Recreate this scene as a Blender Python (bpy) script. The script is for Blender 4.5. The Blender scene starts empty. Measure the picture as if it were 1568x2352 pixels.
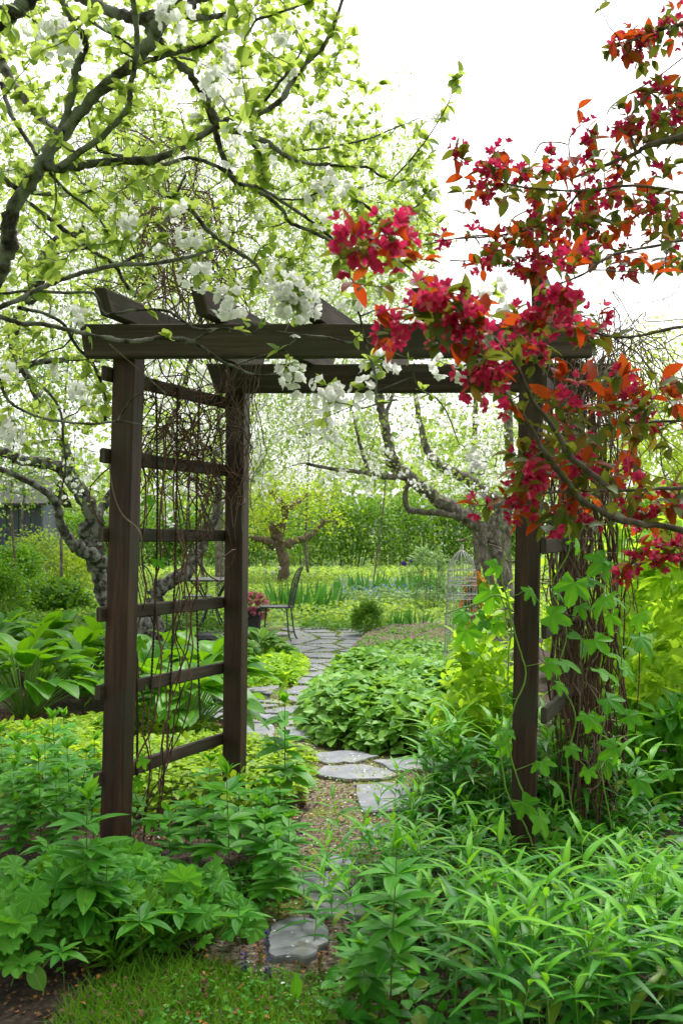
import bpy, math, random
import numpy as np
# ------------------------------------------------------------------ camera, sky, sun, exposure
S = bpy.context.scene
COL = S.collection
F = 2287.0; HOR = 1225.0; EYE = 1.35
cd = bpy.data.cameras.new('camera'); cam = bpy.data.objects.new('camera', cd); COL.objects.link(cam)
cam.location = (0, 0, EYE); cam.rotation_euler = (math.radians(90), 0, 0)
cd.sensor_fit = 'VERTICAL'; cd.sensor_height = 36.0; cd.lens = 35.0; cd.shift_y = 49/2352.0
cd.clip_start = 0.05; cd.clip_end = 2000
cd.dof.use_dof = True; cd.dof.focus_distance = 4.3; cd.dof.aperture_fstop = 8.0
S.camera = cam
W = bpy.data.worlds.new('World'); S.world = W; W.use_nodes = True
nt = W.node_tree; nt.nodes.clear()
sky = nt.nodes.new('ShaderNodeTexSky'); sky.sky_type = 'NISHITA'; sky.sun_disc = False
SUN_EL, SUN_AZ = math.radians(58), math.radians(25)
sky.sun_elevation = SUN_EL; sky.sun_rotation = SUN_AZ; sky.air_density = 1.0; sky.dust_density = 4.0
hs = nt.nodes.new('ShaderNodeHueSaturation'); hs.inputs['Saturation'].default_value = 0.03
bg = nt.nodes.new('ShaderNodeBackground'); bg.inputs['Strength'].default_value = 0.15
wo = nt.nodes.new('ShaderNodeOutputWorld')
nt.links.new(sky.outputs[0], hs.inputs['Color']); nt.links.new(hs.outputs[0], bg.inputs[0]); nt.links.new(bg.outputs[0], wo.inputs[0])
sd = bpy.data.lights.new('sun', 'SUN'); sun = bpy.data.objects.new('sun', sd); COL.objects.link(sun)
sd.energy = 1.5; sd.angle = math.radians(14); sd.color = (1, 0.96, 0.9)
sun.rotation_euler = (math.radians(90)-SUN_EL, 0, math.pi-SUN_AZ)
S.view_settings.view_transform = 'Standard'; S.view_settings.look = 'None'
S.view_settings.exposure = 1.3; S.view_settings.gamma = 1.0; S.view_settings.use_curve_mapping = False
S.cycles.use_denoising = True
S.cycles.max_bounces = 7; S.cycles.diffuse_bounces = 2; S.cycles.glossy_bounces = 2; S.cycles.transmission_bounces = 4
S.cycles.caustics_reflective = False; S.cycles.caustics_refractive = False; S.cycles.sample_clamp_indirect = 6

rng = np.random.default_rng(11); rnd = random.Random(5)
A = np.array
def P(px, py, d): return A([(px-784)/F*d, d, EYE+(HOR-py)/F*d])
def G(px, py, z=0.0):
    d = (EYE-z)*F/(py-HOR); return A([(px-784)/F*d, d, z])
CO = {1: (0, 0), 2: (780.6, 0), 3: (0, 624.1), 4: (780.6, 624.1), 5: (0, 1200.2), 6: (780.6, 1200.2), 7: (0, 1776.4), 8: (780.6, 1776.4)}
def C(k, x, y): return (x*.5022+CO[k][0], y*.5022+CO[k][1])
def CP(k, x, y, d):
    a, b = C(k, x, y); return P(a, b, d)
def norm(v): return v/np.maximum(np.linalg.norm(v, axis=-1, keepdims=True), 1e-9)

# ------------------------------------------------------------------ mesh accumulator
class MB:
    def __init__(s): s.v = []; s.uv = []; s.f = []; s.m = []; s.n = 0
    def add(s, v, f, uv=None, mat=0):
        v = np.asarray(v, float).reshape(-1, 3)
        if uv is None: uv = np.zeros((len(v), 2))
        s.v.append(v); s.uv.append(np.asarray(uv, float).reshape(-1, 2))
        f = np.asarray(f, int); s.f.append(f+s.n); s.m.append(np.full(len(f), mat)); s.n += len(v)
    def poly(s, v, mat=0): s.add(v, A([list(range(len(v)))]), None, mat)
    def mesh(s, name, mats, smooth=True):
        me = bpy.data.meshes.new(name)
        v = np.concatenate(s.v); uv = np.concatenate(s.uv)
        loops = np.concatenate([f.ravel() for f in s.f])
        sizes = np.concatenate([np.full(len(f), f.shape[1]) for f in s.f])
        mi = np.concatenate(s.m)
        me.vertices.add(len(v)); me.vertices.foreach_set('co', v.ravel().astype(np.float32))
        me.loops.add(len(loops)); me.loops.foreach_set('vertex_index', loops.astype(np.int32))
        me.polygons.add(len(sizes))
        me.polygons.foreach_set('loop_start', (np.cumsum(sizes)-sizes).astype(np.int32))
        me.polygons.foreach_set('loop_total', sizes.astype(np.int32))
        me.polygons.foreach_set('material_index', mi.astype(np.int32))
        me.polygons.foreach_set('use_smooth', np.full(len(sizes), smooth))
        ul = me.uv_layers.new(name='UVMap'); ul.data.foreach_set('uv', uv[loops].ravel().astype(np.float32))
        for m in (mats if isinstance(mats, (list, tuple)) else [mats]): me.materials.append(m)
        me.update(calc_edges=True); me.validate()
        return me
    def obj(s, name, mats, parent=None, smooth=True, **tags):
        o = bpy.data.objects.new(name, s.mesh(name, mats, smooth)); COL.objects.link(o)
        if parent is not None: o.parent = parent
        return tag(o, **tags)
def tag(o, label=None, cat=None, group=None, kind=None):
    if label: o['label'] = label
    if cat: o['category'] = cat
    if group: o['group'] = group
    if kind: o['kind'] = kind
    return o
def empty(name, loc=(0, 0, 0), rz=0, **t):
    o = bpy.data.objects.new(name, None); COL.objects.link(o); o.location = loc; o.rotation_euler = (0, 0, rz)
    return tag(o, **t)
def copy_tree(o, parent=None):
    c = o.copy(); COL.objects.link(c); c.parent = parent
    for ch in list(o.children):
        copy_tree(ch, c)
    return c

def tubes(mb, Pn, R, sides=5, mat=0, cap=False):
    Pn = np.asarray(Pn, float)
    if Pn.ndim == 2: Pn = Pn[None]
    n, K = Pn.shape[:2]
    R = np.broadcast_to(np.asarray(R, float), (n, K))
    T = norm(np.gradient(Pn, axis=1))
    mean = norm(Pn[:, -1]-Pn[:, 0]+1e-6)
    ax = np.eye(3)[np.argmin(np.abs(mean), axis=1)][:, None, :]
    N = norm(np.cross(T, ax+0.013)); B = np.cross(T, N)
    a = np.linspace(0, 2*math.pi, sides, endpoint=False)
    ring = Pn[:, :, None]+R[:, :, None, None]*(N[:, :, None]*np.cos(a)[None, None, :, None]+B[:, :, None]*np.sin(a)[None, None, :, None])
    v = ring.reshape(-1, 3)
    i = np.arange(n)[:, None, None]*K*sides+np.arange(K-1)[None, :, None]*sides
    j = np.arange(sides)[None, None, :]; j2 = (j+1) % sides
    f = np.stack([i+j, i+j2, i+sides+j2, i+sides+j], -1).reshape(-1, 4)
    L = np.concatenate([np.zeros((n, 1)), np.cumsum(np.linalg.norm(np.diff(Pn, axis=1), axis=2), 1)], 1)
    uv = np.stack([np.broadcast_to((j/sides), (n, K, sides)), np.broadcast_to(L[:, :, None], (n, K, sides))], -1)
    mb.add(v, f, uv, mat)
    if cap:
        for t in range(n):
            for q, rev in ((0, True), (K-1, False)):
                idx = [t*K*sides+q*sides+k for k in range(sides)]
                pts = v[idx]
                mb.add(pts[::-1] if rev else pts, A([list(range(sides))]), None, mat)
def spline(pts, n):
    """Catmull-Rom through control rows (any width), resampled to n rows"""
    p = np.asarray(pts, float)
    if len(p) == 2: return p[0]+(p[1]-p[0])*np.linspace(0, 1, n)[:, None]
    q = np.vstack([2*p[0]-p[1], p, 2*p[-1]-p[-2]]); m = len(p)-1
    t = np.linspace(0, m, n); k = np.minimum(t.astype(int), m-1); u = (t-k)[:, None]
    a, b, c, d = q[k], q[k+1], q[k+2], q[k+3]
    return .5*((2*b)+(-a+c)*u+(2*a-5*b+4*c-d)*u**2+(-a+3*b-3*c+d)*u**3)

# ------------------------------------------------------------------ leaf templates (x across, y along 0..1, z up)
def leaf_t(L=4, w=.3, peak=.45, droop=.2, fold=.15, tip=1.0, petiole=0.0, heart=0.0, cols=1, wave=0.0, power=.8):
    t = np.linspace(0, 1, L+1)
    prof = np.where(t < peak, np.sin(t/peak*math.pi/2)**power, np.cos((t-peak)/(1-peak)*math.pi/2)**(tip*.9))
    if heart: prof[0] = .55; prof[1] = max(prof[1], .95)
    ux = np.linspace(-1, 1, 2*cols+1)
    V = []; UV = []
    for k, tt in enumerate(t):
        for u in ux:
            x = u*w*prof[k]; y = tt-(heart*.22*abs(u) if k == 0 else 0)
            z = fold*abs(x)-droop*tt*tt+wave*math.sin(tt*9+u*2)*abs(u)*w
            V.append((x, y+petiole, z-0*petiole)); UV.append((.5+.5*u*max(prof[k], .03), tt))
    m = 2*cols+1; Fc = []
    for k in range(L):
        for c in range(2*cols): Fc.append((k*m+c, k*m+c+1, (k+1)*m+c+1, (k+1)*m+c))
    return A(V), A(Fc), A(UV)
def far_leaf(w=.36, droop=.15, fold=.3):
    V = A([(0, 0, 0), (-w, .45, fold*w), (0, .5, -.03), (w, .45, fold*w), (0, 1, -droop)])
    Fc = A([(0, 2, 1), (0, 3, 2), (1, 2, 4), (2, 3, 4)]); UV = A([(.5, 0), (0, .5), (.5, .5), (1, .5), (.5, 1)])
    return V, Fc, UV
def radial_t(fun, n=36, lobes=7, a0=-math.pi*.5, span=2*math.pi, rings=3, droop=.2, pleat=.05, cup=0.0, ctr=(0, 0)):
    th = np.linspace(-span/2, span/2, n)+math.pi/2
    V = [(0, 0, 0)]; UV = [(.5, 0)]
    for r in range(1, rings+1):
        q = r/rings
        for k, a in enumerate(th):
            R = fun((a-math.pi/2))*q
            ph = (k/(n-1))*lobes
            z = pleat*R*math.cos(2*math.pi*(ph-.5))*-1-droop*R*R+cup*R
            V.append((R*math.cos(a)+ctr[0], R*math.sin(a)+ctr[1], z)); UV.append((ph, q))
    Fq = []; Ft = []
    for k in range(n-1):
        Ft.append((0, 1+k, 1+k+1))
        for r in range(1, rings):
            a = 1+(r-1)*n+k; b = 1+r*n+k; Fq.append((a, b, b+1, a+1))
    return A(V), (A(Ft), A(Fq)), A(UV)
def hopfun(a):
    tips = [0, .95, -.95, 1.95, -1.95]; ln = [1, .86, .86, .52, .52]; wd = [.62, .56, .56, .5, .5]
    r = max(l*math.exp(-((a-t)/w)**2) for t, l, w in zip(tips, ln, wd))
    r = max(r, .52 if abs(a) < 2.4 else .15)
    return r*(1+.055*math.sin(a*34))
def mantlefun(a):
    e = abs(a)/math.pi
    return (.84+.17*abs(math.cos(a*4.5))**.7+.018*math.sin(a*45))*(1 if e < .9 else .55)
def place(mb, T, pos, fwd, up, sc, mat=0, wsc=1.0):
    V, Fc, UV = T
    pos = np.asarray(pos, float); n = len(pos)
    if n == 0: return
    y = norm(np.asarray(fwd, float)); x = norm(np.cross(y, np.asarray(up, float))); z = np.cross(x, y)
    sc = np.broadcast_to(np.asarray(sc, float), (n,)); wsc = np.broadcast_to(np.asarray(wsc, float), (n,))
    v = pos[:, None]+sc[:, None, None]*(x[:, None]*V[None, :, 0:1]*wsc[:, None, None]+y[:, None]*V[None, :, 1:2]+z[:, None]*V[None, :, 2:3])
    if not isinstance(Fc, tuple): Fc = (Fc,)
    nv = len(V); base = mb.n
    mb.v.append(v.reshape(-1, 3)); mb.uv.append(np.tile(UV, (n, 1)))
    for f in Fc:
        ff = (f[None]+np.arange(n)[:, None, None]*nv).reshape(-1, f.shape[1])+base
        mb.f.append(ff); mb.m.append(np.full(len(ff), mat))
    mb.n += n*nv
def place_mix(mb, Ts, pos, fwd, up, sc, mat=0, wsc=1.0):
    k = rng.integers(0, len(Ts), len(pos)); sc = np.broadcast_to(sc, (len(pos),)); mat_ = mat
    for i, T in enumerate(Ts):
        s = k == i
        if s.any(): place(mb, T, pos[s], fwd[s], up[s], sc[s], mat_, wsc)
def rdir(n): return norm(rng.normal(size=(n, 3)))

# ------------------------------------------------------------------ materials
def newmat(name):
    m = bpy.data.materials.new(name); m.use_nodes = True; t = m.node_tree; t.nodes.clear()
    return m, t, (lambda k, **p: _node(t, k, p)), t.links.new
def _node(t, k, p):
    n = t.nodes.new(k)
    for a, b in p.items():
        if a.startswith('i_'):
            key = a[2:].replace('_', ' '); n.inputs[key].default_value = b
        else: setattr(n, a, b)
    return n
def rgb(c): return (*c, 1)
def mixc(N, L, fac, a, b):
    m = N('ShaderNodeMix', data_type='RGBA')
    for s, i in ((fac, 0), (a, 6), (b, 7)):
        if isinstance(s, (int, float)): m.inputs[i].default_value = s
        elif isinstance(s, tuple): m.inputs[i].default_value = rgb(s)
        else: L(s, m.inputs[i])
    return m.outputs[2]
def math_(N, L, op, a, b=0.0, c=None):
    m = N('ShaderNodeMath', operation=op)
    for i, s in enumerate((a, b)):
        if isinstance(s, (int, float)): m.inputs[i].default_value = s
        else: L(s, m.inputs[i])
    return m.outputs[0]
def leafmat(name, c1, c2, tr=(.35, .5, .05), trf=.45, vein=.25, side=.12, rough=.45, edge=None, spec=.15, c3=None, sat=1.06):
    sf = lambda c: tuple(max(.003, sum(c)/3+(x-sum(c)/3)*sat) for x in c)
    c1, c2, tr = sf(c1), sf(c2), tuple(min(1, x) for x in sf(tr))
    m, t, N, L = newmat(name)
    g = N('ShaderNodeNewGeometry'); uv = N('ShaderNodeUVMap'); uv.uv_map = 'UVMap'
    sp = N('ShaderNodeSeparateXYZ'); L(uv.outputs[0], sp.inputs[0])
    col = mixc(N, L, g.outputs['Random Per Island'], c1, c2)
    if c3:
        r3 = N('ShaderNodeMapRange'); r3.inputs[1].default_value = .80; r3.inputs[2].default_value = .9
        fr = math_(N, L, 'FRACT', math_(N, L, 'MULTIPLY', g.outputs['Random Per Island'], 7.31))
        L(fr, r3.inputs[0]); col = mixc(N, L, r3.outputs[0], col, c3)
    nz = N('ShaderNodeTexNoise', i_Scale=35.0, i_Detail=2.0)
    tc = N('ShaderNodeTexCoord'); L(tc.outputs['Object'], nz.inputs['Vector'])
    dark = mixc(N, L, math_(N, L, 'MULTIPLY', nz.outputs[0], .45), col, tuple(x*.6 for x in c1))
    u = math_(N, L, 'ABSOLUTE', math_(N, L, 'SUBTRACT', math_(N, L, 'FRACT', sp.outputs[0]), .5))
    mr = N('ShaderNodeMapRange'); mr.inputs[1].default_value = 0.012; mr.inputs[2].default_value = .06; mr.inputs[3].default_value = vein; mr.inputs[4].default_value = 0
    L(u, mr.inputs[0])
    sv = math_(N, L, 'SINE', math_(N, L, 'SUBTRACT', math_(N, L, 'MULTIPLY', sp.outputs[1], 48.0), math_(N, L, 'MULTIPLY', u, 40.0)))
    sv = math_(N, L, 'MULTIPLY', math_(N, L, 'POWER', math_(N, L, 'ABSOLUTE', sv), 6.0), side)
    vv = math_(N, L, 'MAXIMUM', mr.outputs[0], sv)
    lite = tuple(min(1, x*1.7+.03) for x in c2)
    fin = mixc(N, L, vv, dark, lite)
    if edge:
        me = N('ShaderNodeMapRange'); me.inputs[1].default_value = .36; me.inputs[2].default_value = .42; L(u, me.inputs[0])
        fin = mixc(N, L, me.outputs[0], fin, edge)
    b = N('ShaderNodeBsdfPrincipled', i_Roughness=rough); b.inputs['Specular IOR Level'].default_value = spec
    L(fin, b.inputs['Base Color'])
    bp = N('ShaderNodeBump', i_Strength=.25, i_Distance=.002); L(vv, bp.inputs['Height']); L(bp.outputs[0], b.inputs['Normal'])
    tl = N('ShaderNodeBsdfTranslucent')
    tcol = mixc(N, L, .62, fin, tr); L(tcol, tl.inputs[0])
    mx = N('ShaderNodeMixShader'); mx.inputs[0].default_value = trf
    L(b.outputs[0], mx.inputs[1]); L(tl.outputs[0], mx.inputs[2])
    o = N('ShaderNodeOutputMaterial'); L(mx.outputs[0], o.inputs[0])
    return m
def noisemat(name, cols, scale=5, rough=.8, bump=.3, stretch=(1, 1, 1), coord='Object', detail=6, dist=.01, second=None, spec=.3, metal=0):
    m, t, N, L = newmat(name)
    tc = N('ShaderNodeTexCoord'); mp = N('ShaderNodeMapping'); mp.inputs['Scale'].default_value = stretch
    L(tc.outputs[coord], mp.inputs[0])
    nz = N('ShaderNodeTexNoise', i_Scale=scale, i_Detail=detail, i_Roughness=.65); L(mp.outputs[0], nz.inputs['Vector'])
    cr = N('ShaderNodeValToRGB'); e = cr.color_ramp.elements
    while len(e) < len(cols): e.new(.5)
    for i, (p, c) in enumerate(cols): e[i].position = p; e[i].color = rgb(c)
    L(nz.outputs[0], cr.inputs[0]); col = cr.outputs[0]
    h = nz.outputs[0]
    if second:
        sc, lo, hi, c2 = second
        n2 = N('ShaderNodeTexNoise', i_Scale=sc, i_Detail=4.0); L(tc.outputs['Object'], n2.inputs['Vector'])
        mr = N('ShaderNodeMapRange'); mr.inputs[1].default_value = lo; mr.inputs[2].default_value = hi; L(n2.outputs[0], mr.inputs[0])
        col = mixc(N, L, mr.outputs[0], col, c2)
    b = N('ShaderNodeBsdfPrincipled', i_Roughness=rough, i_Metallic=metal); b.inputs['Specular IOR Level'].default_value = spec
    L(col, b.inputs['Base Color'])
    bp = N('ShaderNodeBump', i_Strength=bump, i_Distance=dist); L(h, bp.inputs['Height']); L(bp.outputs[0], b.inputs['Normal'])
    o = N('ShaderNodeOutputMaterial'); L(b.outputs[0], o.inputs[0])
    return m

M = {}
M['wood'] = noisemat('brown stained wood', [(.3, (.008, .004, .003)), (.48, (.03, .012, .007)), (.66, (.07, .028, .015))], 1.0, .62, .5, (38, 2.2, 1), 'UV', 6, .003, (4, .48, .68, (.030, .024, .016)), spec=.35)
M['woodtop'] = noisemat('weathered brown wood', [(.3, (.022, .015, .011)), (.5, (.05, .035, .027)), (.7, (.10, .075, .058))], 1.0, .75, .5, (34, 1.6, 1), 'UV', 6, .003, (3, .52, .75, (.04, .042, .026)))
M['bark'] = noisemat('apple bark', [(.3, (.012, .010, .009)), (.47, (.035, .028, .024)), (.58, (.09, .078, .066)), (.7, (.22, .21, .185))], 34, .9, 1.0, (1, 1, .7), 'Object', 10, .03, (14, .44, .6, (.21, .215, .19)))
M['barkfar'] = noisemat('grey lichen bark', [(.3, (.04, .032, .027)), (.46, (.13, .11, .095)), (.58, (.27, .24, .21)), (.72, (.42, .39, .35))], 15, .9, 1.0, (1, 1, .6), 'Object', 10, .08, (6, .55, .7, (.19, .17, .11)))
M['barkred'] = noisemat('red brown bark', [(.3, (.07, .045, .035)), (.55, (.17, .12, .09)), (.7, (.30, .25, .21))], 20, .9, .9, (1, 1, .5), 'Object', 7, .03)
M['crabbark'] = noisemat('crab apple bark', [(.35, (.035, .022, .018)), (.6, (.10, .075, .06)), (.75, (.2, .2, .16))], 40, .85, .6, (1, 1, .6), 'Object', 6, .01)
M['vine'] = noisemat('dry vine stem', [(.3, (.03, .014, .010)), (.48, (.085, .040, .028)), (.66, (.18, .10, .07))], 14, .8, .4, (1, 1, .4), 'Object', 4, .004)
M['vinepale'] = noisemat('pale dry vine stem', [(.3, (.07, .05, .035)), (.5, (.15, .11, .08)), (.7, (.27, .21, .16))], 14, .8, .4, (1, 1, .4), 'Object', 4, .004)
M['rope'] = noisemat('dark rope', [(.3, (.02, .014, .01)), (.7, (.07, .05, .035))], 90, .95, .6, coord='Object', dist=.003)
M['iron'] = noisemat('dark painted iron', [(.3, (.010, .012, .014)), (.7, (.03, .033, .037))], 30, .45, .2, dist=.002, spec=.5)
M['irongrey'] = noisemat('grey metal', [(.3, (.2, .2, .205)), (.7, (.44, .44, .445))], 30, .5, .2, dist=.002, spec=.5)
M['pot'] = noisemat('dark planter', [(.3, (.025, .024, .026)), (.7, (.05, .047, .05))], 12, .6, .3)
M['slate'] = noisemat('blue grey slate', [(.3, (.11, .115, .135)), (.5, (.17, .175, .20)), (.7, (.26, .262, .285))], 5, .62, .5, (1, 1, 1), 'Object', 9, .008, (7, .56, .74, (.17, .16, .11)))
M['shed'] = noisemat('blue grey boards', [(.3, (.04, .05, .07)), (.7, (.09, .10, .13))], 2, .8, .2, (30, 1, .3))
M['soil'] = noisemat('dark garden soil', [(.3, (.018, .012, .009)), (.5, (.05, .035, .026)), (.66, (.10, .07, .05)), (.76, (.22, .17, .12))], 38, .95, 1.0, (1, 1, 1), 'Object', 10, .03, (1.3, .56, .72, (.05, .07, .018)))
M['bed'] = noisemat('gravel and moss path bed', [(.3, (.03, .022, .018)), (.45, (.10, .075, .055)), (.58, (.24, .19, .15)), (.72, (.42, .36, .3))], 48, .95, 1.0, (1, 1, 1), 'Object', 10, .02, (2.6, .52, .62, (.13, .15, .03)))
M['turf'] = noisemat('green turf', [(.3, (.04, .08, .012)), (.5, (.11, .2, .03)), (.7, (.2, .32, .06))], 3, .95, .6, (1, 1, 1), 'Object', 10, .05)
M['stemg'] = noisemat('green stem', [(.3, (.10, .22, .03)), (.7, (.18, .34, .05))], 20, .6, .1)
M['stemr'] = noisemat('maroon stem', [(.35, (.09, .04, .03)), (.6, (.11, .19, .04))], 9, .6, .1)
M['apple'] = leafmat('apple leaf', (.13, .25, .045), (.28, .40, .08), (.66, .78, .16), .5, c3=(.05, .14, .03))
M['applef'] = leafmat('apple leaf pale', (.12, .25, .04), (.27, .40, .08), (.60, .74, .15), .46, vein=.1, side=0, c3=(.06, .16, .03))
M['bggreen'] = leafmat('deep green leaf', (.025, .09, .01), (.08, .21, .02), (.32, .60, .04), .34, vein=.1, side=0)
M['yellowleaf'] = leafmat('yellow green leaf', (.22, .36, .025), (.40, .52, .05), (.72, .85, .06), .45, vein=.15)
M['golden'] = leafmat('golden shrub leaf', (.15, .36, .025), (.38, .58, .04), (.66, .92, .08), .5)
M['meadow'] = leafmat('meadow leaf', (.10, .22, .03), (.30, .42, .06), (.6, .78, .1), .45, vein=0, side=0, c3=(.10, .16, .04))
M['hosta'] = leafmat('hosta leaf', (.03, .13, .012), (.12, .31, .025), (.36, .76, .03), .32, vein=.25, side=.0, rough=.4)
M['hostav'] = leafmat('variegated hosta leaf', (.06, .19, .03), (.10, .26, .04), (.35, .6, .1), .36, edge=(.45, .55, .2))
M['lily'] = leafmat('lily leaf', (.03, .17, .02), (.14, .39, .045), (.32, .80, .05), .34, vein=.25, side=0, rough=.42)
M['mantle'] = leafmat('lady mantle leaf', (.03, .16, .02), (.13, .36, .04), (.30, .74, .05), .3, vein=.45, side=.08, rough=.5)
M['shoot'] = leafmat('narrow leaf', (.012, .095, .012), (.07, .29, .02), (.20, .68, .03), .3, c3=(.16, .24, .02), vein=.2, side=0, rough=.45, spec=.2)
M['young'] = leafmat('young shoot leaf', (.06, .26, .015), (.18, .42, .035), (.38, .80, .05), .32, vein=.3, side=0)
M['hop'] = leafmat('hop leaf', (.03, .16, .015), (.13, .38, .03), (.36, .84, .04), .4, vein=.3, side=.1)
M['brunnera'] = leafmat('heart shaped leaf', (.06, .20, .03), (.22, .42, .07), (.50, .82, .09), .3, vein=.3, side=.15)
M['grass'] = leafmat('grass', (.04, .14, .012), (.13, .30, .03), (.34, .64, .04), .34, vein=0, side=0)
M['iris'] = leafmat('iris blade', (.025, .13, .03), (.08, .26, .05), (.25, .6, .08), .25, vein=0, side=0)
M['feather'] = leafmat('pale blue green leaf', (.12, .24, .08), (.26, .38, .16), (.45, .65, .2), .3, vein=0, side=0)
M['epi'] = leafmat('lime ground cover leaf', (.16, .30, .02), (.33, .48, .04), (.6, .82, .06), .42, c3=(.08, .2, .03))
M['petal'] = leafmat('white petal', (.88, .87, .87), (.93, .93, .91), (1, 1, 1), .5, vein=.0, side=0, rough=.6, c3=(.9, .82, .84))
M['yolk'] = leafmat('yellow stamen', (.6, .55, .15), (.7, .65, .3), (.8, .7, .3), .2, vein=0, side=0)
M['crimson'] = leafmat('crimson petal', (.26, .005, .025), (.62, .035, .13), (.80, .06, .17), .34, vein=.1, side=0, rough=.5, c3=(.75, .16, .24))
M['redleaf'] = leafmat('bronze red leaf', (.32, .03, .015), (.13, .06, .02), (.85, .13, .03), .38, vein=.2, side=.08, c3=(.06, .10, .02))
M['oliveleaf'] = leafmat('olive crab leaf', (.04, .075, .015), (.10, .12, .02), (.36, .38, .05), .3, vein=.2, side=.08, c3=(.3, .08, .02))
M['pink'] = leafmat('pink petal', (.55, .12, .2), (.75, .3, .38), (.9, .4, .4), .3, vein=0, side=0)
M['mauve'] = leafmat('dusky pink petal', (.38, .20, .24), (.58, .40, .42), (.7, .45, .5), .3, vein=0, side=0)
M['orange'] = leafmat('orange petal', (.85, .18, .04), (.85, .4, .03), (.95, .3, .04), .3, vein=0, side=0)
M['violet'] = leafmat('violet petal', (.05, .03, .12), (.11, .07, .24), (.2, .1, .4), .3, vein=0, side=0)
M['blue'] = leafmat('small blue flower', (.12, .18, .55), (.25, .3, .7), (.3, .4, .8), .2, vein=0, side=0)
M['litter'] = leafmat('dead leaf litter', (.08, .045, .028), (.24, .15, .09), (.3, .15, .06), .1, vein=0, side=0, rough=.9, c3=(.45, .2, .06))
M['chip'] = noisemat('wood chips', [(.3, (.06, .04, .03)), (.7, (.25, .19, .14))], 30, .95, .2)

# ------------------------------------------------------------------ ground
def sheet(name, pts, mat, z=0, sub=None, **t):
    mb = MB(); mb.add([(x, y, z) for x, y in pts], A([list(range(len(pts)))]))
    return mb.obj(name, mat, smooth=False, kind='structure')
def hgt(x, y):
    return .018*np.sin(x*5.1+y*1.7)+.016*np.sin(y*6.3-x*3.3)+.01*np.sin(x*13+y*11)+.006*np.sin(x*29-y*31)
def grid_ground(name, x0, x1, y0, y1, nx, ny, mat, zf):
    X, Y = np.meshgrid(np.linspace(x0, x1, nx), np.linspace(y0, y1, ny)); Z = zf(X, Y)
    v = np.stack([X, Y, Z], -1).reshape(-1, 3)
    i = (np.arange(ny-1)[:, None]*nx+np.arange(nx-1)[None]).ravel()
    mb = MB(); mb.add(v, np.stack([i, i+1, i+nx+1, i+nx], -1), v[:, :2])
    return mb.obj(name, mat, kind='structure')
sheet('ground', [(-600, -300), (600, -300), (600, 900), (-600, 900)], M['turf'], -.06)
PATHC = A([[3.0, -.12], [3.6, -.10], [4.2, .0], [4.9, .18], [5.5, .12], [6.1, -.1], [6.8, -.42], [7.8, -.46], [9.5, -.33], [10.8, -.2], [12.9, -.25], [14, -.35]])
def pathx(y): return np.interp(y, PATHC[:, 0], PATHC[:, 1])
grid_ground('soil', -4.5, 5.5, 1.2, 13.2, 160, 200, M['soil'], lambda X, Y: hgt(X, Y)*np.clip(np.abs(X-pathx(Y))*2-.6, .15, 1)-.012)
# path bed follows the stones
ys = np.linspace(2.7, 14.2, 90); mb = MB()
hw = np.interp(ys, [2.7, 4, 5, 5.6, 6.4, 8, 14], [.3, .34, .42, .6, .62, .62, .75])
w1 = .06*np.sin(ys*7)+.04*np.sin(ys*17); w2 = .06*np.cos(ys*6)+.04*np.sin(ys*19+1)
v = []; nx = 13
for y, h, a, b in zip(ys, hw, w1, w2):
    for q in np.linspace(-1, 1, nx):
        x = pathx(y)+q*h+(a if q < 0 else b)*abs(q); v.append((x, y, .012+.006*math.sin(x*23+y*17)-.06*(abs(q) > .99)))
i = (np.arange(len(ys)-1)[:, None]*nx+np.arange(nx-1)[None]).ravel()
mb.add(v, np.stack([i, i+1, i+nx+1, i+nx], -1)); mb.obj('path', M['bed'], kind='structure')
xs = np.linspace(0, 1.7, 20); mb = MB(); v = []
for x in xs:
    for q in np.linspace(-1, 1, 5): v.append((x, 5.62+q*.32*(1-.2*x)+.03*math.sin(x*9), .009-.05*(abs(q) > .99)))
i = (np.arange(19)[:, None]*5+np.arange(4)[None]).ravel(); mb.add(v, np.stack([i, i+1, i+6, i+5], -1)[:, ::-1]); mb.obj('side_path', M['bed'], kind='structure')

# flagstones
def slab(pts, z, label, group=None, th=.03):
    """irregular slate from a world outline"""
    pts = np.asarray(pts, float); c = pts.mean(0); o = []
    n = len(pts)
    for k in range(n):
        a, b = pts[k], pts[(k+1) % n]
        e = np.linalg.norm(b-a); f_ = min(.3, .018/max(e, .01))
        for t in (f_, .36, .64, 1-f_):
            o.append(a+(b-a)*t+rng.normal(size=2)*min(.009, e*.05))
    o = A(o); m = len(o); mb = MB()
    tilt = rng.normal(size=2)*.012
    zz = lambda q, dz: np.column_stack([q-c, dz+(q-c)@tilt])
    top = zz(c+(o-c)*.975, th); mid = zz(o, th-.006); low = zz(o, -.02); inner = zz(c+(o-c)*.5, th+.001)
    mb.add(np.vstack([[[0, 0, th+.001]], inner, top, mid, low]), np.array([(1+m+k, 1+m+(k+1) % m, 1+(k+1) % m, 1+k)[::-1] for k in range(m)]))
    base = np.vstack([[[0, 0, th+.001]], inner])
    mb2 = MB(); V = np.vstack([[[0, 0, th+.001]], inner, top, mid, low])
    fq = []; ft = []
    for k in range(m):
        k2 = (k+1) % m; ft.append((0, 1+k, 1+k2))
        for r in range(3): fq.append((1+r*m+k, 1+(r+1)*m+k, 1+(r+1)*m+k2, 1+r*m+k2))
    mb2.add(V, A(ft)); mb2.f.append(A(fq)); mb2.m.append(np.zeros(len(fq)))
    ob = mb2.obj('flagstone', M['slate'], smooth=False, label=label, cat='paving stone', group=group)
    ob.location = (c[0], c[1], z); return ob
def gpts(k, pl): return [G(*C(k, x, y))[:2] for x, y in pl]
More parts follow.
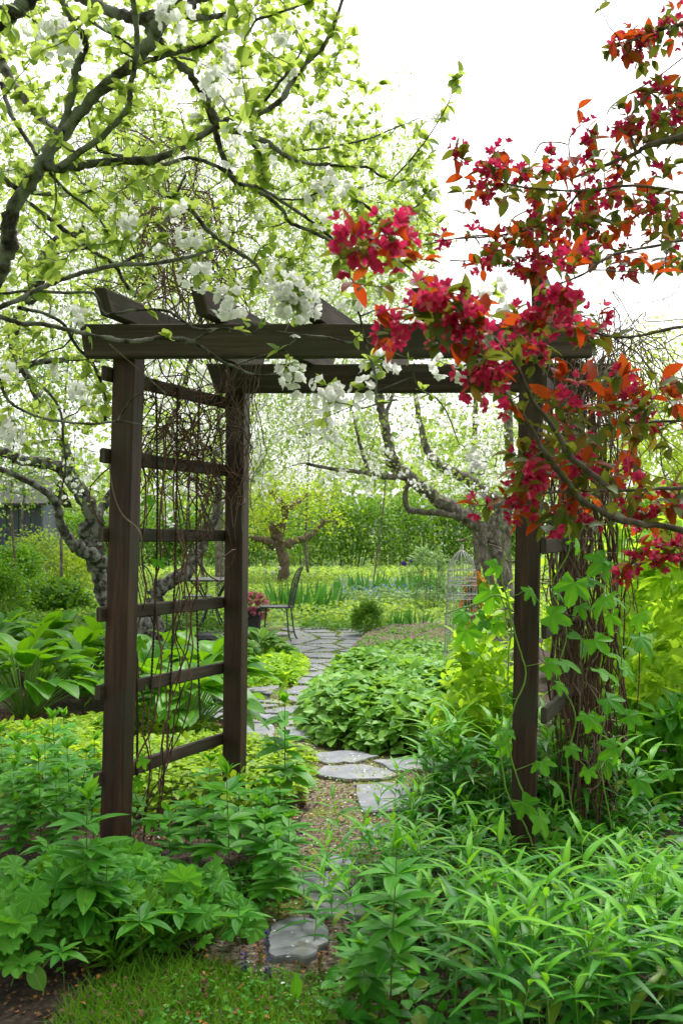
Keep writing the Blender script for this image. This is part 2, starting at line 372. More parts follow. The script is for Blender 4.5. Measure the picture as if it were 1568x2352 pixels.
near = [
 (7, [(1280, 705), (1380, 690), (1480, 715), (1500, 800), (1420, 885), (1330, 870), (1235, 880), (1225, 800)], 'large grey slate slab nearest the camera, beside the grass edge'),
 (7, [(1390, 590), (1640, 570), (1690, 690), (1430, 685)], 'slate slab half hidden by lilies, second nearest in the path'),
 (7, [(1330, 505), (1480, 475), (1590, 500), (1600, 560), (1480, 575), (1340, 570)], 'slate slab beside the bare soil strip, third nearest in the path'),
 (7, [(1460, 415), (1600, 400), (1620, 450), (1480, 470)], 'small slate slab half under the arching shoots'),
 (6, [(80, 1230), (200, 1215), (320, 1240), (300, 1330), (120, 1339)], 'pale blue slate slab below the brown moss patch'),
 (6, [(100, 1420), (330, 1405), (340, 1450), (120, 1470)], 'narrow slate slab behind the arching shoots at the bend'),
 (6, [(-60, 1140), (110, 1130), (240, 1165), (190, 1190), (20, 1195), (-80, 1180)], 'wide slate slab where the path turns to the mound of heart leaves'),
 (6, [(-100, 1075), (60, 1068), (150, 1090), (60, 1115), (-60, 1118)], 'slate slab at the foot of the heart leaf mound'),
 (6, [(170, 1110), (420, 1105), (480, 1150), (250, 1150)], 'long slate slab at the right of the bend in the path'),
]
for k, pl, lb in near:
    g_ = A(gpts(k, pl)[::-1]); g_ = g_.mean(0)+(g_-g_.mean(0))*(1.16 if k == 6 else 1.04); slab(g_, .012, lb, th=.018)
rowy = [6.35]
while rowy[-1] < 13.6: rowy.append(rowy[-1]+rng.uniform(.36, .52))
corner = {}
for r, y in enumerate(rowy):
    for c_ in range(4):
        h = .56; corner[r, c_] = A([pathx(y)+(-1+2*c_/3)*h+rng.normal()*.085+.12*(r % 2), y+rng.normal()*.085])
for r in range(len(rowy)-1):
    for c_ in range(3):
        q = [corner[r, c_], corner[r, c_+1], corner[r+1, c_+1], corner[r+1, c_]]
        m_ = sum(q)/4; q = [m_+(p-m_)*rng.uniform(.72, .95) for p in q]
        slab(q, .012, 'flat blue grey slate slab of the garden path beyond the arbor', 'slate slabs of the path beyond the arbor', th=.03)
for px, py, w_ in ((40, 1692, .3), (120, 1700, .25), (610, 1462, .3), (540, 1458, .3), (480, 1462, .3)):
    c = G(px, py)[:2]; q = [c+A([math.cos(a)*w_*1.2, math.sin(a)*w_*.8]) for a in (0.4, 1.3, 2.6, 3.6, 4.6, 5.6)]
    slab(q, .012, 'grey slate slab left of the path, among low plants', 'outlying slate slabs')

# ------------------------------------------------------------------ arbor
def board(name, a, b, w, h, mat, parent, cut0=0, cut1=0, rot=0, side=None):
    """timber from a to b; w across, h upright; cut = how far the lower corner is sloped back"""
    a = A(a, float); b = A(b, float); d = b-a; L = np.linalg.norm(d); ex = d/L
    up = A([0, 0, 1.]) if abs(ex[2]) < .9 else A([math.sin(rot)*-1, math.cos(rot), 0]) if False else (A([0, 0, 1.]) if abs(ex[2]) < .9 else A([-math.sin(rot), math.cos(rot), 0]))
    ey = norm(np.cross(up, ex)); ez = np.cross(ex, ey)
    n = 14; bv = .005; mb = MB(); V = []; UV = []
    prof = [(-w/2, -h/2+bv), (-w/2, h/2-bv), (-w/2+bv, h/2), (w/2-bv, h/2), (w/2, h/2-bv), (w/2, -h/2+bv), (w/2-bv, -h/2), (-w/2+bv, -h/2)]
    per = [0]
    for i in range(8):
        p, q = prof[i], prof[(i+1) % 8]; per.append(per[-1]+math.hypot(p[0]-q[0], p[1]-q[1]))
    bow = rng.normal(size=2)*.003; s0 = rng.uniform(0, 9)
    for k in range(n+1):
        t = k/n
        for i in range(9):
            y, z = prof[i % 8]
            x = t*L
            if k == 0: x += cut0*(.5-z/h)
            if k == n: x -= cut1*(.5-z/h)
            jw = rng.normal(size=2)*.0008; y2 = y+bow[0]*math.sin(t*3.1)+jw[0]; z2 = z+bow[1]*math.sin(t*3.1)+jw[1]
            V.append(a+ex*x+ey*y2+ez*z2); UV.append((per[i]+s0, x+s0))
    Fq = [(k*9+i, k*9+i+1, (k+1)*9+i+1, (k+1)*9+i) for k in range(n) for i in range(8)]
    mb.add(V, A(Fq)[:, ::-1], UV)
    V = A(V)
    for k, rev in ((0, False), (n, True)):
        e = V[k*9:k*9+8]; uvv = A([(s0+prof[i][0]*3, s0+prof[i][1]*.3) for i in range(8)])
        if rev: e = e[::-1]; uvv = uvv[::-1]
        mb.add(e, A([list(range(8))]), uvv)
    return mb.obj(name, mat, parent, smooth=False)
arb = empty('garden_arbor', (0, 0, 0), label='dark brown timber arbor with ladder sides spanning the garden path', cat='arbor')
D0, D1 = 4.03, 5.03
rotp = math.radians(-15)
PF = {'fl': (-.855, D0, -.915), 'rl': (-.52, D1, -.54), 'fr': (.775, D0, .735), 'rr': (1.17, D1, 1.15)}
for k, (xt, y, xb) in PF.items():
    board('post', (xb-.004, y, -.15), (xt, y, 2.172), .095, .095, M['wood'], arb, rot=rotp)
zb = lambda py, d: EYE+(HOR-py)/F*d
board('beam', P(187, 784, 3.945)*A([1, 1, 1]), P(1366, 783, 3.945), .045, .134, M['woodtop'], arb, .02, .02)
board('beam', P(474, 870, 4.95), P(1434, 868, 4.95), .045, .142, M['woodtop'], arb, .05, .03)
for px in (229, 452, 690, 957, 1233):
    a = P(px, 693, 3.76); X = a[0]
    zc = 2.226 if px < 1200 else 2.262
    board('rafter', (X, 3.76, zc+.005), (X+.33*1.48, 5.24, zc), .05, .094 if px < 1200 else .16, M['woodtop'], arb, .05, .05)
for z, zr in ((1.99, 2.01), (1.66, 1.67), (1.345, 1.34), (1.025, 1.0), (.715, .67), (.365, .31)):
    f = lambda s, t: A([PF['fl'][0]+(PF['rl'][0]-PF['fl'][0])*t - .066, D0+(D1-D0)*t, 0])
    lean = (2.2-z)/2.2*-.045
    a = f(0, -.06); b = f(0, 1.07); a[0] += lean; b[0] += lean*.4
    a[2] = z; b[2] = zr; board('rung', a, b, .024, .058, M['woodtop'], arb)
for z in (1.95, 1.62, 1.30, .96, .62):
    a = A([.735+.072, D0-.05, z]); b = A([1.17+.07, D1+.06, z-.01]); board('rung', a, b, .024, .066, M['woodtop'], arb)
def rope(a, b, sway, r=.0055):
    n = 90; t = np.linspace(0, 1, n)[:, None]; c = a+(b-a)*t+sway*np.sin(t*math.pi)*A([[.5, .5, 0]])
    mb = MB(); L = np.linalg.norm(b-a)
    for ph in (0, 2.09, 4.19):
        an = t[:, 0]*L*2*math.pi/.035+ph
        tubes(mb, c+np.stack([np.cos(an), np.sin(an), 0*an], 1)*r*.62, r*.62, 5)
    return mb.obj('rope', M['rope'], arb)
def onpanel(t, z, off=-.05): return A([PF['fl'][0]+(PF['rl'][0]-PF['fl'][0])*t+off-(2.2-z)/2.2*.035, D0+(D1-D0)*t, z])
rope(onpanel(.30, 2.02), onpanel(.30, .66), .03); rope(onpanel(.49, 2.02), onpanel(.45, .36), .02); rope(onpanel(.70, 2.03), onpanel(.76, .45), -.03)
rope(onpanel(.13, 1.1), onpanel(.2, .3), .02)

# ------------------------------------------------------------------ branch machinery
def traced(mb, pts, depth, sides=8, n=None, knots=True, rs=1.0, mat=0):
    """pts in crop coords (crop, [(x,y,r)...]); depth function or (d0,d1)"""
    k, pl = pts; rows = []
    d0, d1 = depth
    for i, (x, y, r) in enumerate(pl):
        d = d0+(d1-d0)*i/(len(pl)-1); p = CP(k, x, y, d); rows.append([*p, r*.5022/F*d*rs])
    n = n or max(12, len(rows)*5)
    s = spline(rows, n)
    if knots:
        s[:, :3] += rng.normal(size=(n, 3))*s[:, 3:4]*.16
        s[:, 3] *= 1+.16*np.abs(rng.normal(size=n))*(rng.random(n) < .5)
    s[:, 3] = np.maximum(s[:, 3], .0015)
    tubes(mb, s[:, :3], s[:, 3], sides, mat)
    return s
def grow(nodes, rad, att, K=7, wob=.10, rk=(.0035, .010), rend=.0016, sag=0.0, srt=True, cap=.7):
    nodes = np.asarray(nodes, float); rad = np.asarray(rad, float)
    N = np.zeros((len(nodes)+len(att)*K, 3)); Rr = np.zeros(len(N)); m = len(nodes); N[:m] = nodes; Rr[:m] = rad
    if srt:
        d = np.array([np.min(np.linalg.norm(nodes-a, axis=1)) for a in att]); att = att[np.argsort(d)]
    PP = np.zeros((len(att), K, 3)); RR = np.zeros((len(att), K)); t = np.linspace(0, 1, K)[:, None]
    for i, a in enumerate(att):
        dd = np.linalg.norm(N[:m]-a, axis=1); j = np.argmin(dd); s = N[j]; L = dd[j]
        c = s+(a-s)*.5+rng.normal(size=3)*L*wob*1.3+A([0, 0, sag*L])
        p = (1-t)**2*s+2*t*(1-t)*c+t*t*a+rng.normal(size=(K, 3))*L*wob*.18*np.sin(t*math.pi)
        r0 = min(Rr[j]*cap, rk[0]+rk[1]*L); r = r0+(rend-r0)*t[:, 0]; r = np.maximum(r, rend)
        PP[i] = p; RR[i] = r; N[m:m+K-1] = p[1:]; Rr[m:m+K-1] = r[1:]; m += K-1
    return PP, RR
AL = [leaf_t(5, .33, .45, .18, .3, .8, power=.6), leaf_t(5, .38, .48, .35, .15, .8, power=.6), leaf_t(5, .30, .45, .05, .45, .8, power=.6)]
FL = [far_leaf(), far_leaf(.42, .3, .1), far_leaf(.3, .0, .5)]
def rosettes(mb, Ts, pts, tang, per, size, mat=0, up=.5, jit=0.0, spread=.9):
    n = len(pts); pos = np.repeat(pts, per, 0); tg = np.repeat(tang, per, 0); N = len(pos)
    if jit: pos = pos+rng.normal(size=(N, 3))*jit
    fw = norm(tg*.4+rdir(N)*spread+A([0, 0, up*.5])); upv = norm(A([0, 0, 1.])+rdir(N)*.6)
    place_mix(mb, Ts, pos, fw, upv, size*rng.uniform(.6, 1.2, N), mat)
def twig_leaves(mb, Ts, PP, ts, per, size, mat=0, jit=0.0, up=.5):
    K = PP.shape[1]
    for t in ts:
        k = min(K-1, int(t*(K-1))); p = PP[:, k]; tg = norm(PP[:, k]-PP[:, k-1]); rosettes(mb, Ts, p, tg, per, size, mat, up, jit)
PET = leaf_t(3, .42, .62, -.22, .15, .7, power=.6); PETF = (A([(0, 0, 0), (-.4, .6, .12), (.4, .6, .12), (0, 1, .2)]), A([(0, 2, 3, 1)]), A([(.5, 0), (0, .5), (1, .5), (.5, 1)]))
PETN = leaf_t(4, .29, .62, -.15, .25, .6, power=.7)
STAM = leaf_t(1, .08, .5, 0, 0)
def flowers(mb, cen, nrm, size, tmpl, mat=0, ymat=1, cup=.35, pet=5):
    n = len(cen); nrm = norm(nrm); ref = norm(np.cross(nrm, rdir(n))); bi = np.cross(nrm, ref)
    for k in range(pet):
        a = 2*math.pi*k/pet+rng.normal(size=(n, 1))*.12; rad = ref*np.cos(a)+bi*np.sin(a)
        c = cup+rng.normal(size=(n, 1))*.15
        place(mb, tmpl, cen, norm(rad+nrm*c), nrm, size*rng.uniform(.85, 1.1, n), mat)
    if ymat is not None:
        for k in range(6):
            place(mb, STAM, cen, norm(nrm+rdir(n)*.5), rdir(n), size*.45, ymat)
def clusters(mb, cen, nf, spread, size, tmpl, mat=0, ymat=1, cup=.35, out=A([0, -.25, .1]), pet=5):
    c = np.repeat(cen, nf, 0); d = norm(rdir(len(c))+out); flowers(mb, c+d*spread*rng.uniform(.5, 1, (len(c), 1)), d, size, tmpl, mat, ymat, cup, pet)
    return c, d
def region(poly, n):
    poly = np.asarray(poly, float); lo, hi = poly.min(0), poly.max(0); out = np.zeros((0, 2))
    while len(out) < n:
        q = lo+(hi-lo)*rng.random((n*3, 2)); ins = np.zeros(len(q), bool); j = len(poly)-1
        for i in range(len(poly)):
            xi, yi = poly[i]; xj, yj = poly[j]
            if yi != yj:
                c = ((yi > q[:, 1]) != (yj > q[:, 1])) & (q[:, 0] < (xj-xi)*(q[:, 1]-yi)/(yj-yi)+xi); ins ^= c
            j = i
        out = np.vstack([out, q[ins]])
    return out[:n]
def pxcloud(poly, n, d0, d1):
    q = region(poly, n); d = rng.uniform(d0, d1, n); return np.stack([(q[:, 0]-784)/F*d, d, EYE+(HOR-q[:, 1])/F*d], 1)

# ------------------------------------------------------------------ near apple tree (limbs overhead from the left)
t_near = empty('apple_tree', (0, 0, 0), label='old white flowering apple tree whose lichened limbs reach over the arbor from the left', cat='tree')
mb = MB(); sk = []
LIMBS = [
 (1, [(-330, 1900, 60), (-200, 1560, 55), (-90, 1380, 48), (0, 1220, 45), (38, 1120, 42), (40, 1010, 38), (90, 900, 36), (165, 800, 34), (230, 690, 34), (330, 560, 30), (440, 430, 28), (560, 330, 26), (650, 240, 30), (720, 130, 38), (785, 0, 40), (840, -110, 36)], (3.3, 3.0)),
 (1, [(200, 755, 26), (300, 768, 22), (420, 750, 21), (560, 735, 20), (700, 730, 20), (800, 690, 17), (900, 632, 17), (1000, 572, 15), (1060, 540, 15), (1200, 510, 14), (1290, 452, 14), (1330, 380, 13), (1400, 290, 12), (1470, 220, 12), (1520, 130, 10), (1558, 20, 9), (1575, -60, 8)], (3.05, 3.3)),
 (1, [(280, 760, 18), (370, 690, 17), (460, 630, 16), (540, 550, 16), (590, 480, 15), (600, 380, 14), (625, 260, 15), (625, 120, 15), (608, 0, 15), (600, -80, 13)], (3.05, 2.8)),
 (1, [(270, 640, 24), (305, 540, 22), (320, 470, 20), (338, 390, 21), (350, 310, 22), (385, 220, 22), (378, 165, 20), (320, 70, 16), (280, 0, 14), (265, -60, 13)], (3.15, 2.9)),
 (1, [(600, 60, 20), (660, 110, 20), (740, 200, 20), (820, 280, 20), (890, 370, 20), (950, 460, 19), (990, 540, 18), (1050, 590, 17), (1150, 625, 16), (1220, 650, 14), (1300, 710, 11), (1380, 740, 9), (1568, 760, 8), (1680, 765, 7), (1730, 800, 6), (1800, 830, 5)], (3.4, 3.9)),
 (1, [(945, 460, 17), (980, 580, 16), (1010, 680, 15), (1050, 790, 14), (1100, 850, 13), (1200, 885, 12), (1290, 960, 10), (1330, 1020, 10), (1450, 1070, 10), (1568, 1140, 9), (1660, 1230, 6)], (3.6, 4.1)),
 (1, [(1100, 840, 10), (1200, 865, 9), (1310, 935, 8), (1420, 1010, 8), (1540, 1110, 7), (1600, 1180, 5)], (3.7, 4.2)),
 (1, [(790, 50, 20), (870, 75, 17), (960, 80, 15), (1040, 62, 12), (1080, 40, 9), (1150, -20, 6)], (3.1, 3.3)),
 (1, [(650, 285, 14), (720, 265, 13), (800, 240, 12), (900, 215, 11), (960, 190, 10), (1000, 160, 8), (1040, 130, 6), (1090, 70, 4)], (3.0, 3.1)),
 (1, [(350, -20, 26), (450, 25, 28), (530, 60, 28), (620, 80, 28), (720, 70, 26)], (3.4, 3.2)),
 (1, [(720, 60, 24), (850, 40, 26), (900, 0, 20), (1000, -30, 18)], (3.2, 3.3)),
 (1, [(-60, 130, 48), (0, 90, 46), (60, 60, 42), (110, 20, 36), (170, -40, 32)], (3.3, 3.3)),
 (1, [(-20, 200, 20), (30, 330, 20), (90, 420, 19), (150, 500, 18), (220, 570, 17), (290, 610, 16)], (3.4, 3.1)),
 (1, [(10, 380, 12), (50, 520, 12), (100, 600, 11), (170, 710, 10)], (3.6, 3.5)),
 (1, [(-40, 760, 16), (60, 850, 15), (160, 880, 13), (320, 890, 10), (420, 870, 7)], (3.4, 3.6)),
 (1, [(140, 930, 11), (280, 1040, 11), (400, 1130, 10), (520, 1210, 10), (570, 1290, 9), (620, 1360, 7)], (3.6, 4.0)),
 (3, [(-60, 190, 13), (0, 165, 13), (90, 125, 13), (200, 70, 12), (300, 30, 12), (430, -8, 12), (560, -32, 11), (700, -38, 10), (850, -65, 9), (990, -104, 6)], (3.2, 3.5)),
 (1, [(230, 790, 9), (300, 870, 8), (420, 960, 7), (480, 1040, 6), (500, 1100, 5)], (3.4, 3.7)),
 (1, [(780, 905, 10), (770, 960, 10), (740, 1060, 10), (700, 1130, 10), (600, 1180, 9), (540, 1220, 8)], (3.7, 3.6)),
 (1, [(780, 900, 9), (870, 960, 11), (960, 1060, 11), (1050, 1130, 10), (1160, 1200, 9), (1195, 1250, 7)], (3.7, 3.9)),
 (1, [(850, 800, 6), (810, 880, 8), (780, 905, 9), (740, 870, 6), (695, 800, 5)], (3.7, 3.7)),
 (1, [(450, 690, 9), (600, 722, 9), (740, 752, 10), (870, 722, 10), (1000, 765, 10), (1080, 830, 9)], (3.5, 3.7)),
 (3, [(-60, 185, 14), (0, 205, 13), (100, 235, 12), (200, 240, 12), (330, 270, 12), (470, 300, 12), (600, 320, 12), (720, 305, 12), (860, 315, 10), (930, 350, 9), (1000, 400, 9), (1080, 440, 8), (1180, 475, 7), (1290, 460, 5)], (3.2, 3.7)),
 (3, [(1060, 432, 6), (1150, 400, 5), (1250, 370, 5), (1310, 350, 5), (1350, 310, 4)], (3.65, 3.6)),
 (3, [(90, 165, 9), (200, 190, 9), (290, 240, 9), (350, 340, 8), (430, 430, 8), (480, 560, 7), (480, 680, 6)], (3.5, 4.3)),
 (3, [(-30, 420, 8), (0, 500, 8), (40, 590, 8), (120, 640, 7), (200, 670, 7), (320, 690, 7), (430, 695, 7), (560, 685, 6), (660, 703, 4)], (3.4, 3.7)),
 (3, [(540, 680, 5), (590, 600, 5), (640, 560, 4), (720, 575, 3)], (3.7, 3.6)),
 (3, [(0, 100, 8), (120, 90, 8), (290, 95, 8), (430, 100, 7), (480, 190, 7), (620, 175, 7), (760, 180, 7), (830, 220, 6), (900, 260, 6), (1000, 262, 6), (1110, 270, 5)], (3.4, 3.75)),
 (3, [(850, 330, 6), (1000, 262, 5), (1090, 270, 5), (1150, 290, 4), (1210, 215, 4)], (3.7, 3.6)),
 (3, [(1250, 270, 4), (1400, 290, 5), (1500, 300, 5), (1600, 325, 5), (1640, 290, 4)], (3.7, 3.7)),
 (4, [(60, 100, 6), (90, 200, 7), (110, 300, 7), (140, 400, 7), (165, 500, 7), (160, 600, 4)], (3.3, 3.4)),
 (4, [(160, 600, 4), (260, 585, 5), (100, 625, 4)], (3.4, 3.4)),
 (3, [(130, 470, 7), (230, 560, 7), (280, 650, 6), (290, 780, 6), (300, 900, 5), (270, 1050, 4)], (4.2, 4.6)),
 (4, [(340, 420, 4), (335, 480, 5), (370, 540, 5), (440, 580, 4), (490, 650, 4), (540, 780, 3)], (4.1, 4.6)),
 (2, [(-60, 1120, 5), (50, 1060, 7), (200, 1010, 7), (330, 960, 6), (380, 900, 4)], (3.8, 4.0)),
 (2, [(-300, 700, 5), (-100, 680, 6), (110, 640, 5), (240, 590, 4), (360, 540, 3)], (4.2, 4.4)),
 (2, [(180, 1000, 7), (130, 950, 8), (70, 915, 9)], (3.5, 3.4)),
 (2, [(240, 820, 4), (330, 720, 4), (420, 600, 3.5), (490, 480, 3), (545, 340, 2)], (3.6, 3.2)),
 (1, [(1170, 90, 7), (1250, 65, 7), (1370, 25, 6), (1450, -10, 5)], (2.6, 2.5)),
 (1, [(1130, 640, 7), (1190, 700, 7), (1195, 780, 6), (1220, 850, 4)], (3.6, 3.7)),
 (1, [(1280, 910, 5), (1380, 910, 5), (1470, 870, 4)], (3.8, 3.8)),
 (1, [(400, 70, 9), (450, 120, 9), (540, 170, 8), (610, 220, 8)], (3.2, 3.1)),
 (1, [(1190, 490, 8), (1260, 400, 8), (1330, 310, 7), (1380, 230, 4)], (3.3, 3.3)),
 (1, [(820, 260, 8), (900, 280, 7), (990, 320, 5)], (3.4, 3.5)),
]
for k, pl, dp in LIMBS:
    sk.append(traced(mb, (k, pl), dp, 9 if pl[0][2] > 10 else 6, rs=.86))
skn = np.vstack(sk)
TL = empty  # keep name short
mb.obj('trunk', M['bark'], t_near)
mb = MB()
# twigs: close band and deeper band, kept clear of the arbor opening
att = np.vstack([
 pxcloud([(-80, -80), (830, -80), (800, 120), (640, 330), (400, 520), (330, 640), (-80, 700)], 75, 2.7, 3.8),
 pxcloud([(-80, -80), (760, -80), (900, 330), (980, 560), (900, 700), (560, 700), (230, 690), (250, 1000), (-80, 1050)], 760, 3.9, 6.8),
 pxcloud([(600, 280), (960, 300), (1000, 420), (1010, 560), (860, 680), (600, 650)], 60, 3.6, 5.0),
 A([P(1045, 185, 3.2), P(870, 190, 3.6), P(1015, 270, 3.7), P(960, 300, 3.9), P(985, 360, 4.0), P(940, 420, 4), P(960, 470, 4.2), P(985, 520, 4.2)])])
PP, RR = grow(skn[:, :3], skn[:, 3], att, wob=.14, rk=(.0028, .0065), rend=.0014)
tubes(mb, PP, RR, 5); mb.obj('twigs', M['bark'], t_near)
mb = MB()
twig_leaves(mb, AL, PP, (1.0,), 5, .044); twig_leaves(mb, AL, PP, (.8, .6), 3, .04)
twig_leaves(mb, AL, PP, (.4,), 2, .036)
# spur rosettes straight on the thinner traced limbs
thin = skn[(skn[:, 3] < .016)]; pick = thin[rng.random(len(thin)) < np.where(thin[:, 2] < 2.32,   .08, .22)]
rosettes(mb, AL, pick[:, :3], rdir(len(pick)), 4, .046)
LB = [(4, 200, 420, 3.4), (4, 110, 560, 3.3), (4, 460, 430, 3.7), (4, 560, 465, 3.8), (4, 690, 90, 3.2), (4, 705, 130, 3.2), (4, 60, 150, 3.2), (4, 640, 830, 4.4), (4, 590, 870, 4.6), (4, 640, 890, 4.6),
 (1, 800, 60, 2.9), (1, 810, 110, 2.9), (1, 270, 170, 2.9), (1, 240, 160, 2.9), (1, 300, 210, 2.9), (1, 150, 190, 3), (1, 970, 360, 3.2), (1, 980, 400, 3.2), (1, 1000, 270, 3.3), (1, 1120, 60, 3.2), (1, 1080, 110, 3.2), (1, 1280, 110, 3.2), (1, 1300, 150, 3.2), (1, 1220, 730, 3.7), (1, 1480, 810, 3.8), (1, 1440, 910, 3.8), (1, 1500, 870, 3.8), (1, 580, 990, 3.4), (1, 590, 1040, 3.4), (1, 860, 1110, 3.5), (1, 910, 1130, 3.5), (1, 740, 1165, 3.5), (1, 920, 1270, 3.5), (1, 1270, 1280, 3.7), (1, 1320, 1330, 3.7), (1, 1080, 350, 3.4), (1, 1480, 1000, 3.9), (1, 1060, 700, 3.7),
 (3, 890, 25, 3.4), (3, 1030, 130, 3.5), (3, 1060, 95, 3.5), (3, 1050, 195, 3.5), (3, 1280, 35, 3.5), (3, 1310, 110, 3.5), (3, 1370, 100, 3.5), (3, 1330, 170, 3.5), (3, 1385, 170, 3.5), (3, 1350, 225, 3.5), (3, 1340, 70, 3.5), (3, 1300, 150, 3.48), (3, 1395, 130, 3.48), (3, 1360, 190, 3.46), (4, 155, 440, 3.38), (3, 1510, 590, 3.48), (3, 1345, 500, 3.58), (3, 1325, 440, 3.6), (3, 1365, 480, 3.6), (3, 1490, 540, 3.5), (3, 1530, 560, 3.5), (3, 1475, 690, 4.2), (3, 1500, 730, 4.3), (3, 30, 465, 3.8), (3, 50, 700, 3.9), (3, 60, 750, 3.9), (3, 10, 710, 3.9), (3, 370, 520, 4.6), (3, 410, 560, 4.6), (3, 240, 150, 3.9), (3, 370, 205, 3.9), (3, 340, 560, 4.7), (2, 20, 900, 3.6), (2, 40, 870, 3.6)]
bc = A([CP(k, x, y, d) for k, x, y, d in LB])
P2, R2 = grow(skn[:, :3], skn[:, 3], bc+A([0, .02, .02]), wob=.12, rk=(.0026, .004), rend=.0014)
mt = MB(); tubes(mt, P2, R2, 5); mt.obj('flowering_twigs', M['bark'], t_near)
twig_leaves(mb, AL, P2, (1.0, .8), 3, .045)
# crown extension added overhead, out of frame, to shade the foreground
nn = 620; oc = np.stack([rng.uniform(-3.2, 2.6, nn), rng.uniform(-2.2, 2.5, nn), rng.uniform(3.1, 5.2, nn)], 1); oc = oc[oc[:, 2] > 2.0+.62*np.maximum(oc[:, 1], 0)+.75]
P3, R3 = grow(skn[:, :3], skn[:, 3], oc, wob=.1, rk=(.005, .012), rend=.002); mt = MB(); tubes(mt, P3, R3, 4); mt.obj('added_shade_boughs', M['bark'], t_near)
twig_leaves(mb, FL, P3, (1.0, .8, .6), 9, .085, jit=.14)  # leaves of the added shading canopy, merged into the crown mesh
mb.obj('crown', M['apple'], t_near)
mb = MB(); clusters(mb, bc, 8, .052, .024, PET)
ex = PP[rng.random(len(PP)) < .16][:, -1]; clusters(mb, ex, 5, .035, .02, PET)
mb.obj('blossom', [M['petal'], M['yolk']], t_near)

# ------------------------------------------------------------------ orchard and background trees
def bigtree(name, label, cat, limbs, clouds, bark, leafm, lsize, per, blossom=0, rs=1.0, jit=.12, base=(0, 0, 0), group=None, rk=(.006, .010), rend=.003, bsize=.022, wob=.12):
    r = empty(name, base, label=label, cat=cat, group=group)
    inv = A([-base[0], -base[1], -base[2]])
    mb = MB(); sk = []
    for k, pl, dp in limbs: sk.append(traced(mb, (k, pl), dp, 10, rs=rs))
    s = np.vstack(sk); att = np.vstack([pxcloud(*c) if len(c) == 4 else c[0] for c in clouds])
    PPx, RRx = grow(s[:, :3], s[:, 3], att, wob=wob, rk=rk, rend=rend)
    tubes(mb, PPx, RRx, 4)
    for q in range(len(mb.v)): mb.v[q] = mb.v[q]+inv
    mb.obj('trunk', M[bark], r)
    mb = MB(); twig_leaves(mb, FL, PPx+inv, (1.0, .8, .6), per, lsize, jit=jit)
    mb.obj('crown', M[leafm], r)
    if blossom:
        e = PPx[rng.random(len(PPx)) < blossom]; e = np.vstack([e[:, -1], e[:, -2]])+inv
        mb = MB(); clusters(mb, e+rng.normal(size=e.shape)*jit*.6, 7, .07, bsize, PETF, ymat=None); mb.obj('blossom', M['petal'], r)
    return r
b = G(345, 1522)
bigtree('apple_tree', 'leaning lichened apple tree behind the left ladder side, forked low', 'tree', [
  (5, [(700, 700, 50), (690, 600, 50), (660, 500, 52), (600, 440, 55), (520, 380, 56), (470, 280, 52), (430, 130, 52), (400, 20, 54)], (10.2, 10.4)),
  (3, [(400, 1260, 54), (440, 1160, 50), (400, 1060, 46), (330, 960, 42), (260, 885, 32), (130, 870, 30), (30, 830, 26), (-100, 780, 22)], (10.4, 10.0)),
  (3, [(480, 1339, 40), (420, 1300, 40), (330, 1240, 34), (280, 1160, 26), (260, 1060, 22), (200, 1000, 20), (100, 940, 18), (-60, 880, 15)], (10.2, 9.4)),
  (5, [(690, 560, 40), (720, 480, 36), (700, 380, 38), (740, 290, 40), (850, 230, 38), (900, 130, 34), (960, 40, 26), (1000, -150, 20), (960, -350, 16)], (10.3, 10.8)),
  (3, [(330, 960, 26), (300, 800, 22), (200, 640, 22), (130, 480, 22), (60, 350, 28), (90, 200, 30), (180, 40, 34), (210, -80, 36), (280, -150, 30), (380, -200, 22)], (10.2, 9.0)),
  (3, [(440, 1140, 26), (520, 1000, 22), (700, 800, 18), (820, 600, 15), (900, 300, 13), (960, 0, 10)], (10.4, 11)),
  (3, [(60, 465, 18), (150, 420, 16), (250, 405, 16), (380, 400, 14), (460, 410, 10)], (9.4, 9.2)),
 ], [([(-150, 250), (500, 250), (560, 700), (600, 1150), (350, 1180), (120, 1190), (-150, 1150)], 620, 8.4, 13.0), ([(560, 500), (760, 600), (750, 1000), (580, 1150)], 110, 10, 13.5)],
 'bark', 'applef', .055, 6, .55, rs=.8, bsize=.028, base=(b[0], b[1], 0))
b = G(1125, 1445)
